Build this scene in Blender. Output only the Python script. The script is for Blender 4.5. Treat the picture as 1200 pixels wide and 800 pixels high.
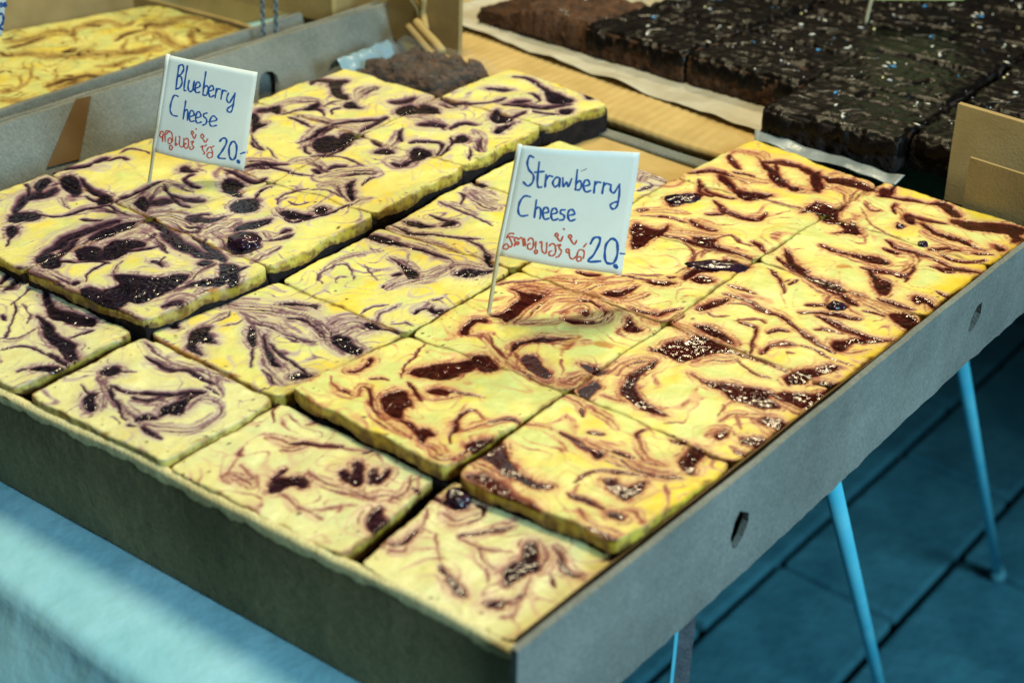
import bpy, bmesh, math, random
import numpy as np
from mathutils import Vector, Matrix, noise as mnoise

for o in list(bpy.data.objects):
    bpy.data.objects.remove(o)
scene = bpy.context.scene
COL = scene.collection
MM = 0.001

# ------------------------------------------------------------------ camera
cd = bpy.data.cameras.new('camera'); cam = bpy.data.objects.new('camera', cd); COL.objects.link(cam)
CAM_RIGHT, CAM_DOWN, CAM_FWD = [(0.78532, 0.61895, 0.01342), (0.32019, -0.38752, -0.86447), (-0.52986, 0.68318, -0.50251)]
cam.matrix_world = Matrix((
    (CAM_RIGHT[0], -CAM_DOWN[0], -CAM_FWD[0], 0.45597),
    (CAM_RIGHT[1], -CAM_DOWN[1], -CAM_FWD[1], -0.19791),
    (CAM_RIGHT[2], -CAM_DOWN[2], -CAM_FWD[2], 0.25406),
    (0, 0, 0, 1)))
cd.sensor_width = 36; cd.lens = 47.156
cd.clip_start = 0.02; cd.clip_end = 60
cd.dof.use_dof = True; cd.dof.focus_distance = 0.56; cd.dof.aperture_fstop = 10.5
scene.camera = cam

# ------------------------------------------------------------------ light
w = bpy.data.worlds.new('World'); scene.world = w; w.use_nodes = True
bg = w.node_tree.nodes['Background']; bg.inputs[0].default_value = (0.42, 0.55, 0.55, 1); bg.inputs[1].default_value = 0.04

def area(name, loc, target, size, power, col):
    ld = bpy.data.lights.new(name, 'AREA'); ld.shape = 'DISK'; ld.size = size; ld.energy = power; ld.color = col
    o = bpy.data.objects.new(name, ld); COL.objects.link(o); o.location = loc
    o.rotation_euler = (Vector(target) - Vector(loc)).to_track_quat('-Z', 'Y').to_euler(); return o
# warm stall lamp hanging over the trays, second bulb further back, cool street light from the right
area('stall_lamp', (0.04, 0.30, 0.85), (0.10, 0.22, 0), 0.24, 7.3, (1.0, 0.88, 0.54))
area('stall_lamp_rear', (-0.04, 0.80, 0.72), (0.1, 0.42, 0), 0.10, 3.4, (1.0, 0.84, 0.52))
area('street_light', (1.6, -0.03, 0.60), (0.2, 0.3, -0.2), 0.5, 25, (0.58, 0.88, 1.0))
vs = scene.view_settings; vs.view_transform = 'Standard'; vs.look = 'None'; vs.exposure = 0; vs.gamma = 1

# ------------------------------------------------------------------ helpers
def tag(o, label, cat, group=None):
    o['label'] = label; o['category'] = cat
    if group: o['group'] = group
    return o
def empty(name, loc=(0, 0, 0)):
    o = bpy.data.objects.new(name, None); o.empty_display_size = 0.01; COL.objects.link(o); o.location = loc; return o
def link(name, me, mat, parent=None, smooth=True):
    o = bpy.data.objects.new(name, me); COL.objects.link(o)
    if mat and not me.materials: me.materials.append(mat)
    if parent:
        o.parent = parent
        o.matrix_parent_inverse = Matrix.Translation(-Vector(parent.location))
    if smooth and len(me.polygons):
        me.polygons.foreach_set('use_smooth', np.ones(len(me.polygons), bool))
    return o
def mesh_np(name, V, quads, tris=None):
    """V in millimetres"""
    me = bpy.data.meshes.new(name)
    V = np.asarray(V, np.float32) * MM
    quads = np.asarray(quads, np.int32).reshape(-1, 4)
    nt = 0 if tris is None else len(tris)
    me.vertices.add(len(V)); me.vertices.foreach_set('co', V.ravel())
    idx = quads.ravel()
    st = np.arange(len(quads)) * 4
    if nt:
        tris = np.asarray(tris, np.int32)
        st = np.r_[st, len(idx) + np.arange(nt) * 3]; idx = np.r_[idx, tris.ravel()]
    me.loops.add(len(idx)); me.loops.foreach_set('vertex_index', idx.astype(np.int32))
    me.polygons.add(len(st)); me.polygons.foreach_set('loop_start', st.astype(np.int32))
    me.update(calc_edges=True); me.validate(); return me
def setcol(me, rgb, a, seed=1.0):
    at = me.color_attributes.new('Col', 'FLOAT_COLOR', 'POINT')
    c = np.ones((len(me.vertices), 4), np.float32); c[:, :3] = rgb; c[:, 3] = a
    at.data.foreach_set('color', c.ravel())
    sa_ = me.attributes.new('Seeds', 'FLOAT', 'POINT'); sa_.data.foreach_set('value', np.full(len(me.vertices), seed, np.float32))
def from_bm(name, bm, mat, parent=None, smooth=False):
    for v in bm.verts: v.co *= MM
    bmesh.ops.recalc_face_normals(bm, faces=bm.faces)
    me = bpy.data.meshes.new(name); bm.to_mesh(me); bm.free()
    return link(name, me, mat, parent, smooth)

_rng = np.random.RandomState(7)
_perm = np.tile(_rng.permutation(256), 3); _ang = _rng.rand(256) * 2 * np.pi
_gx, _gy = np.cos(_ang), np.sin(_ang)
def pn(x, y, seed=0):
    x = np.asarray(x, float) + seed * 17.31; y = np.asarray(y, float) + seed * 9.77
    xi = np.floor(x).astype(int); yi = np.floor(y).astype(int); xf = x - xi; yf = y - yi
    def gr(i, j):
        h = _perm[_perm[(xi + i) & 255] + ((yi + j) & 255)]
        return _gx[h] * (xf - i) + _gy[h] * (yf - j)
    u = xf * xf * xf * (xf * (xf * 6 - 15) + 10); v = yf * yf * yf * (yf * (yf * 6 - 15) + 10)
    a = gr(0, 0); b = gr(1, 0); c = gr(0, 1); d = gr(1, 1)
    return (a + u * (b - a) + v * ((c + u * (d - c)) - (a + u * (b - a)))) * 1.5
def fbm(x, y, oct=3, seed=0):
    r = 0; a = 1.0; f = 1.0
    for i in range(oct):
        r = r + a * pn(x * f, y * f, seed + i * 3); a *= 0.5; f *= 2.03
    return r
def sst(a, b, x):
    t = np.clip((x - a) / (b - a), 0, 1); return t * t * (3 - 2 * t)
def catmull(p, n=4, closed=False):
    p = np.asarray(p, float); out = []; N = len(p)
    rng = range(N) if closed else range(N - 1)
    for i in rng:
        if closed: p0, p1, p2, p3 = p[i - 1], p[i], p[(i + 1) % N], p[(i + 2) % N]
        else: p0, p1, p2, p3 = p[max(i - 1, 0)], p[i], p[i + 1], p[min(i + 2, N - 1)]
        for k in range(n):
            t = k / n
            out.append(0.5 * (2 * p1 + (p2 - p0) * t + (2 * p0 - 5 * p1 + 4 * p2 - p3) * t * t + (3 * p1 - p0 - 3 * p2 + p3) * t ** 3))
    if not closed: out.append(p[-1])
    return np.array(out)

# ------------------------------------------------------------------ materials
def newmat(name):
    m = bpy.data.materials.new(name); m.use_nodes = True
    nt = m.node_tree; return m, nt, nt.nodes['Principled BSDF']
def nd(nt, t, **kw):
    n = nt.nodes.new(t)
    for k, v in kw.items():
        if k in n.inputs: n.inputs[k].default_value = v
        else: setattr(n, k, v)
    return n
def ramp(nt, stops):
    r = nt.nodes.new('ShaderNodeValToRGB'); e = r.color_ramp.elements
    while len(e) < len(stops): e.new(0.5)
    for i, (p, c) in enumerate(stops):
        e[i].position = p; e[i].color = (*c, 1) if len(c) == 3 else c
    return r
def noisy(name, c1, c2, scale=60, rough=0.8, bump=0.2, bscale=None, detail=6, spec=0.3, dist=0.0005, stretch=None):
    m, nt, b = newmat(name)
    tc = nd(nt, 'ShaderNodeTexCoord'); src = tc.outputs['Object']
    if stretch:
        mp = nd(nt, 'ShaderNodeMapping'); mp.inputs['Scale'].default_value = stretch; nt.links.new(src, mp.inputs[0]); src = mp.outputs[0]
    n = nd(nt, 'ShaderNodeTexNoise', Scale=scale, Detail=detail, Roughness=0.6); nt.links.new(src, n.inputs['Vector'])
    r = ramp(nt, [(0.3, c1), (0.7, c2)]); nt.links.new(n.outputs['Fac'], r.inputs[0]); nt.links.new(r.outputs[0], b.inputs['Base Color'])
    n2 = nd(nt, 'ShaderNodeTexNoise', Scale=bscale or scale * 6, Detail=4); nt.links.new(src, n2.inputs['Vector'])
    bp = nd(nt, 'ShaderNodeBump', Strength=bump, Distance=dist); nt.links.new(n2.outputs['Fac'], bp.inputs['Height']); nt.links.new(bp.outputs[0], b.inputs['Normal'])
    b.inputs['Roughness'].default_value = rough; b.inputs['Specular IOR Level'].default_value = spec
    return m

def topping_mat():
    m, nt, b = newmat('marbled_topping'); L = nt.links.new
    at = nd(nt, 'ShaderNodeAttribute', attribute_name='Col')
    tc = nd(nt, 'ShaderNodeTexCoord')
    n = nd(nt, 'ShaderNodeTexNoise', Scale=420, Detail=5, Roughness=0.7); L(tc.outputs['Object'], n.inputs['Vector'])
    r = ramp(nt, [(0.25, (0.91, 0.91, 0.91)), (0.75, (1.06, 1.06, 1.06))]); L(n.outputs['Fac'], r.inputs[0])
    mx = nd(nt, 'ShaderNodeMix', data_type='RGBA', blend_type='MULTIPLY'); mx.inputs[0].default_value = 1
    L(at.outputs['Color'], mx.inputs[6]); L(r.outputs[0], mx.inputs[7])
    # tiny brown specks (air holes) in the cheese
    v = nd(nt, 'ShaderNodeTexVoronoi', Scale=150); L(tc.outputs['Object'], v.inputs['Vector'])
    vr = ramp(nt, [(0.05, (1, 1, 1)), (0.10, (0, 0, 0))]); L(v.outputs['Distance'], vr.inputs[0])
    vc = nd(nt, 'ShaderNodeSeparateColor'); L(v.outputs['Color'], vc.inputs[0])
    gt = nd(nt, 'ShaderNodeMath', operation='GREATER_THAN'); gt.inputs[1].default_value = 0.86; L(vc.outputs[0], gt.inputs[0])
    ml = nd(nt, 'ShaderNodeMath', operation='MULTIPLY'); L(vr.outputs[0], ml.inputs[0]); L(gt.outputs[0], ml.inputs[1])
    mx2 = nd(nt, 'ShaderNodeMix', data_type='RGBA'); L(ml.outputs[0], mx2.inputs[0]); L(mx.outputs[2], mx2.inputs[6]); mx2.inputs[7].default_value = (0.16, 0.09, 0.03, 1)
    L(mx2.outputs[2], b.inputs['Base Color'])
    # wetness in alpha
    rr = nd(nt, 'ShaderNodeMapRange'); L(at.outputs['Alpha'], rr.inputs[0]); rr.inputs[3].default_value = 0.38; rr.inputs[4].default_value = 0.08
    L(rr.outputs[0], b.inputs['Roughness'])
    sp = nd(nt, 'ShaderNodeMapRange'); L(at.outputs['Alpha'], sp.inputs[0]); sp.inputs[3].default_value = 0.28; sp.inputs[4].default_value = 0.6
    L(sp.outputs[0], b.inputs['Specular IOR Level'])
    # relief: fine grain on cheese, bubbly seeds on jam
    vb = nd(nt, 'ShaderNodeTexVoronoi', Scale=620, feature='SMOOTH_F1'); vb.inputs['Smoothness'].default_value = 0.6
    L(tc.outputs['Object'], vb.inputs['Vector'])
    nb = nd(nt, 'ShaderNodeTexNoise', Scale=260, Detail=4, Roughness=0.65); L(tc.outputs['Object'], nb.inputs['Vector'])
    jm = nd(nt, 'ShaderNodeMath', operation='MULTIPLY'); L(vb.outputs['Distance'], jm.inputs[0]); L(at.outputs['Alpha'], jm.inputs[1])
    jm2 = nd(nt, 'ShaderNodeMath', operation='MULTIPLY'); sd_ = nd(nt, 'ShaderNodeAttribute', attribute_name='Seeds'); sm_ = nd(nt, 'ShaderNodeMath', operation='MULTIPLY'); sm_.inputs[1].default_value = 1.0; L(sd_.outputs['Fac'], sm_.inputs[0]); L(sm_.outputs[0], jm2.inputs[1]); L(jm.outputs[0], jm2.inputs[0])
    ad = nd(nt, 'ShaderNodeMath', operation='ADD'); L(nb.outputs['Fac'], ad.inputs[0]); L(jm2.outputs[0], ad.inputs[1])
    bp = nd(nt, 'ShaderNodeBump', Strength=0.55, Distance=0.0007); L(ad.outputs[0], bp.inputs['Height']); L(bp.outputs[0], b.inputs['Normal'])
    b.inputs['Subsurface Weight'].default_value = 0.0
    return m
M_TOP = topping_mat()
M_CRUMB = noisy('dark_brownie_crumb', (0.006, 0.005, 0.007), (0.028, 0.018, 0.016), 220, 0.85, 0.9, 500, dist=0.0012, spec=0.25)
M_CHOC_SIDE = noisy('brown_crumb', (0.020, 0.009, 0.005), (0.10, 0.045, 0.022), 130, 0.8, 1.0, 300, dist=0.0015)
def board_mat(name, c1, c2, stain, flute=260.0):
    """corrugated board: blotchy paper, faint flutes, scuffs and grease stains"""
    m, nt, b = newmat(name); L = nt.links.new; tc = nd(nt, 'ShaderNodeTexCoord'); src = tc.outputs['Object']
    n = nd(nt, 'ShaderNodeTexNoise', Scale=14, Detail=9, Roughness=0.68); L(src, n.inputs['Vector'])
    r = ramp(nt, [(0.32, c1), (0.68, c2)]); L(n.outputs['Fac'], r.inputs[0])
    n2 = nd(nt, 'ShaderNodeTexNoise', Scale=9, Detail=4, Roughness=0.5, Distortion=0.8); mp = nd(nt, 'ShaderNodeMapping'); mp.inputs['Location'].default_value = (3.1, 7.7, 1.3); L(src, mp.inputs[0]); L(mp.outputs[0], n2.inputs['Vector'])
    r2 = ramp(nt, [(0.54, (0, 0, 0)), (0.66, (1, 1, 1))]); L(n2.outputs['Fac'], r2.inputs[0])
    ms = nd(nt, 'ShaderNodeMath', operation='MULTIPLY'); ms.inputs[1].default_value = 0.45; L(r2.outputs[0], ms.inputs[0])
    mx = nd(nt, 'ShaderNodeMix', data_type='RGBA'); L(ms.outputs[0], mx.inputs[0]); L(r.outputs[0], mx.inputs[6]); mx.inputs[7].default_value = (*stain, 1)
    n4 = nd(nt, 'ShaderNodeTexNoise', Scale=700, Detail=3, Roughness=0.8); L(src, n4.inputs['Vector'])
    r4 = ramp(nt, [(0.30, (0.72, 0.72, 0.72)), (0.72, (1.2, 1.2, 1.2))]); L(n4.outputs['Fac'], r4.inputs[0])
    mx2 = nd(nt, 'ShaderNodeMix', data_type='RGBA', blend_type='MULTIPLY'); mx2.inputs[0].default_value = 1; L(mx.outputs[2], mx2.inputs[6]); L(r4.outputs[0], mx2.inputs[7]); L(mx2.outputs[2], b.inputs['Base Color'])
    n3 = nd(nt, 'ShaderNodeTexNoise', Scale=28, Detail=6, Roughness=0.6); L(src, n3.inputs['Vector'])
    wv = nd(nt, 'ShaderNodeTexWave', Scale=flute, Distortion=1.2); wv.bands_direction = 'DIAGONAL'; L(src, wv.inputs['Vector'])
    ad = nd(nt, 'ShaderNodeMath', operation='MULTIPLY_ADD'); ad.inputs[1].default_value = 0.015; L(wv.outputs['Fac'], ad.inputs[0]); L(n3.outputs['Fac'], ad.inputs[2])
    bp = nd(nt, 'ShaderNodeBump', Strength=0.55, Distance=0.004); L(ad.outputs[0], bp.inputs['Height']); L(bp.outputs[0], b.inputs['Normal'])
    b.inputs['Roughness'].default_value = 0.8; b.inputs['Specular IOR Level'].default_value = 0.2; return m
M_GREY = board_mat('grey_cardboard', (0.14, 0.158, 0.148), (0.255, 0.272, 0.255), (0.13, 0.125, 0.10))
M_OLIVE = board_mat('olive_brown_cardboard', (0.20, 0.17, 0.085), (0.30, 0.255, 0.14), (0.13, 0.10, 0.05))
M_RIM = board_mat('worn_board_rim', (0.68, 0.61, 0.32), (0.82, 0.75, 0.42), (0.52, 0.44, 0.20))
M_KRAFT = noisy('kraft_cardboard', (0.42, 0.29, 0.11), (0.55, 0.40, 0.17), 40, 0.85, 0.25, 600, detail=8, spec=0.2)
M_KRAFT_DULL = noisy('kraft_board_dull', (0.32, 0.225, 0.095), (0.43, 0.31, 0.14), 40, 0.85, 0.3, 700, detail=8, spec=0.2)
M_TAPE = noisy('brown_tape', (0.13, 0.075, 0.03), (0.17, 0.10, 0.04), 40, 0.4, 0.1, spec=0.4)
M_BLACK = noisy('black_plastic', (0.006, 0.007, 0.008), (0.012, 0.013, 0.014), 60, 0.4, 0.1)
M_PAPER = noisy('parchment', (0.36, 0.33, 0.25), (0.55, 0.52, 0.43), 22, 0.5, 0.8, 60, spec=0.4, dist=0.003)
M_FLAG = noisy('flag_card', (0.76, 0.77, 0.71), (0.82, 0.83, 0.77), 70, 0.5, 0.08, 900, spec=0.35)
M_PICK = noisy('bamboo_pick', (0.60, 0.50, 0.30), (0.70, 0.60, 0.38), 200, 0.5, 0.1)
M_BLUE = noisy('blue_marker', (0.008, 0.075, 0.30), (0.012, 0.11, 0.40), 500, 0.5, 0.0)
M_RED = noisy('red_marker', (0.55, 0.075, 0.04), (0.68, 0.13, 0.07), 500, 0.5, 0.0)
M_GREYINK = noisy('pencil_smudge', (0.25, 0.28, 0.27), (0.4, 0.42, 0.4), 500, 0.6, 0.0)
M_CLOTH = noisy('blue_tablecloth', (0.22, 0.58, 0.74), (0.40, 0.72, 0.86), 11, 0.45, 0.6, 45, detail=9, spec=0.35, dist=0.003)
M_LEG = noisy('blue_painted_steel', (0.06, 0.55, 0.80), (0.16, 0.68, 0.88), 22, 0.4, 0.3, 90, detail=9, spec=0.5)
M_RUBBER = noisy('pale_foot_cap', (0.10, 0.40, 0.50), (0.14, 0.45, 0.55), 30, 0.5, 0.05)
M_SLAB = noisy('teal_paving', (0.03, 0.17, 0.25), (0.10, 0.40, 0.52), 9, 0.7, 0.8, 50, detail=12, dist=0.004)
M_SOIL = noisy('dark_joint', (0.004, 0.008, 0.010), (0.01, 0.016, 0.02), 40, 0.9, 0.5)
M_CHAIN = noisy('blued_steel', (0.06, 0.09, 0.11), (0.20, 0.26, 0.30), 300, 0.35, 0.2, spec=0.6)
M_STRAP = noisy('grey_webbing', (0.05, 0.07, 0.09), (0.13, 0.15, 0.17), 300, 0.8, 0.8, 700)
def berry_mat():
    m, nt, b = newmat('glossy_berry'); L = nt.links.new
    tc = nd(nt, 'ShaderNodeTexCoord'); n = nd(nt, 'ShaderNodeTexNoise', Scale=250, Detail=3); L(tc.outputs['Object'], n.inputs['Vector'])
    r = ramp(nt, [(0.35, (0.008, 0.005, 0.014)), (0.7, (0.045, 0.012, 0.03))]); L(n.outputs['Fac'], r.inputs[0]); L(r.outputs[0], b.inputs['Base Color'])
    v = nd(nt, 'ShaderNodeTexVoronoi', Scale=520, feature='SMOOTH_F1'); L(tc.outputs['Object'], v.inputs['Vector'])
    bp = nd(nt, 'ShaderNodeBump', Strength=0.35, Distance=0.0006); L(v.outputs['Distance'], bp.inputs['Height']); L(bp.outputs[0], b.inputs['Normal'])
    b.inputs['Roughness'].default_value = 0.2; b.inputs['Specular IOR Level'].default_value = 0.5; return m
M_BERRY = berry_mat()
def film_mat():
    m, nt, b = newmat('clear_film'); b.inputs['Base Color'].default_value = (0.85, 0.9, 0.95, 1); b.inputs['Roughness'].default_value = 0.2
    b.inputs['Transmission Weight'].default_value = 0.0; b.inputs['IOR'].default_value = 1.3; b.inputs['Alpha'].default_value = 0.04; b.inputs['Specular IOR Level'].default_value = 0.4
    b.inputs['Coat Weight'].default_value = 0.15; b.inputs['Coat Roughness'].default_value = 0.15
    tc = nd(nt, 'ShaderNodeTexCoord'); n = nd(nt, 'ShaderNodeTexNoise', Scale=120, Detail=3); nt.links.new(tc.outputs['Object'], n.inputs['Vector'])
    bp = nd(nt, 'ShaderNodeBump', Strength=0.6, Distance=0.002); nt.links.new(n.outputs['Fac'], bp.inputs['Height']); nt.links.new(bp.outputs[0], b.inputs['Normal'])
    return m
M_FILM = film_mat()
def glaze_mat():
    m, nt, b = newmat('dark_glaze'); L = nt.links.new
    tc = nd(nt, 'ShaderNodeTexCoord')
    n = nd(nt, 'ShaderNodeTexNoise', Scale=70, Detail=7, Roughness=0.65); L(tc.outputs['Object'], n.inputs['Vector'])
    r = ramp(nt, [(0.35, (0.002, 0.0015, 0.0015)), (0.62, (0.005, 0.0033, 0.003)), (0.85, (0.022, 0.011, 0.008))]); L(n.outputs['Fac'], r.inputs[0]); L(r.outputs[0], b.inputs['Base Color'])
    n2 = nd(nt, 'ShaderNodeTexNoise', Scale=330, Detail=5); L(tc.outputs['Object'], n2.inputs['Vector'])
    bp = nd(nt, 'ShaderNodeBump', Strength=0.4, Distance=0.0009); L(n2.outputs['Fac'], bp.inputs['Height']); L(bp.outputs[0], b.inputs['Normal'])
    b.inputs['Roughness'].default_value = 0.38; b.inputs['Specular IOR Level'].default_value = 0.18; return m
M_GLAZE = glaze_mat()
def sprinkle_mat():
    m, nt, b = newmat('sugar_sprinkle'); L = nt.links.new
    g = nd(nt, 'ShaderNodeNewGeometry')
    r = ramp(nt, [(0.0, (0.75, 0.72, 0.62)), (0.45, (0.40, 0.36, 0.33)), (0.6, (0.75, 0.70, 0.35)), (0.72, (0.06, 0.30, 0.60)), (0.85, (0.6, 0.58, 0.6))]); r.color_ramp.interpolation = 'CONSTANT'
    L(g.outputs['Random Per Island'], r.inputs[0]); L(r.outputs[0], b.inputs['Base Color']); b.inputs['Roughness'].default_value = 0.25; return m
M_SPR = sprinkle_mat()

# ------------------------------------------------------------------ traced cake layout (millimetres on the cake plane)
PIECES = {
'B1': (7, [(9.5, 58.2), (79.7, 63.1), (84.0, 122.1), (9.9, 121.2)], 0),
'L1': (7, [(-65.5, 59.2), (9.2, 58.2), (9.7, 121.2), (-65.5, 122.2)], 0),
'B2': (7, [(9.9, 121.5), (84.0, 122.3), (81.0, 186.6), (21.2, 181.2)], 0),
'L2': (7, [(-65.5, 122.5), (9.7, 121.5), (21.0, 181.2), (-65.5, 182.2)], 0),
'B3': (7, [(21.2, 181.4), (81.0, 186.8), (76.6, 252.8), (12.7, 248.4)], 0),
'L3': (7, [(-65.5, 182.4), (21.0, 181.4), (12.5, 248.4), (-65.5, 249.4)], 0),
'B4': (7, [(12.7, 248.6), (76.6, 253.0), (73.5, 318.3), (4.6, 317.0)], 0),
'L4': (7, [(-65.5, 249.6), (12.4, 248.6), (4.3, 317.0), (-65.5, 318.0)], 0),
'B5': (7, [(4.5, 317.3), (73.5, 318.5), (80.2, 367.8), (4.2, 379.1)], 0),
'B0': (0, [(3.3, 6.6), (73.5, 10.3), (73.5, 61.9), (3.3, 60.8)], 0),
'L0': (0, [(-84.9, 2.1), (2.1, 6.4), (2.1, 60.8), (-84.9, 60.8)], 0),
'C1': (0, [(78.2, 64.2), (149.3, 64.1), (153.8, 125.8), (84.8, 125.5)], 0),
'C2': (0, [(84.8, 125.8), (153.8, 126.1), (151.7, 195.1), (83.0, 188.2)], 0),
'C3': (0, [(83.0, 188.4), (151.7, 195.4), (153.0, 253.7), (78.9, 254.6)], 0),
'C4': (0, [(78.9, 254.9), (153.0, 253.9), (151.9, 316.2), (79.7, 323.7)], 0),
'C0': (0, [(79.7, 10.5), (149.5, 14.1), (149.5, 62.9), (78.7, 62.7)], 0),
'S1': (0, [(153.3, 66.2), (227.2, 64.1), (224.8, 132.5), (155.0, 125.8)], 5),
'R1': (0, [(231.5, 63.9), (290.2, 68.5), (293.7, 131.5), (225.0, 132.5)], 5),
'S2': (0, [(155.0, 126.0), (224.8, 132.7), (225.5, 196.3), (153.2, 195.2)], 0),
'R2': (0, [(225.0, 132.7), (293.7, 131.7), (297.3, 195.3), (225.8, 196.3)], 0),
'S3': (0, [(153.2, 195.5), (225.5, 196.5), (225.3, 266.7), (153.8, 254.2)], 0),
'R3': (0, [(225.8, 196.5), (297.3, 195.5), (301.2, 265.7), (225.6, 266.7)], 0),
'S4': (0, [(153.8, 254.4), (225.3, 266.9), (227.3, 326.4), (151.4, 319.6)], 0),
'R4': (0, [(225.6, 267.0), (301.2, 266.0), (304.6, 325.4), (227.6, 326.4)], 0),
'S5': (0, [(151.4, 319.8), (227.3, 326.6), (231.1, 374.7), (155.7, 389.4)], 0),
'R5': (0, [(227.6, 326.6), (304.6, 325.6), (307.3, 374.2), (231.4, 380.1)], 0),
'S0': (-2, [(150.8, 14.7), (226.5, 18.1), (221.5, 65.7), (149.9, 65.3)], 0),
'R0': (-2, [(231.9, 18.4), (287.7, 21.1), (290.3, 70.1), (226.8, 68.7)], 0),
}
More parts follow.
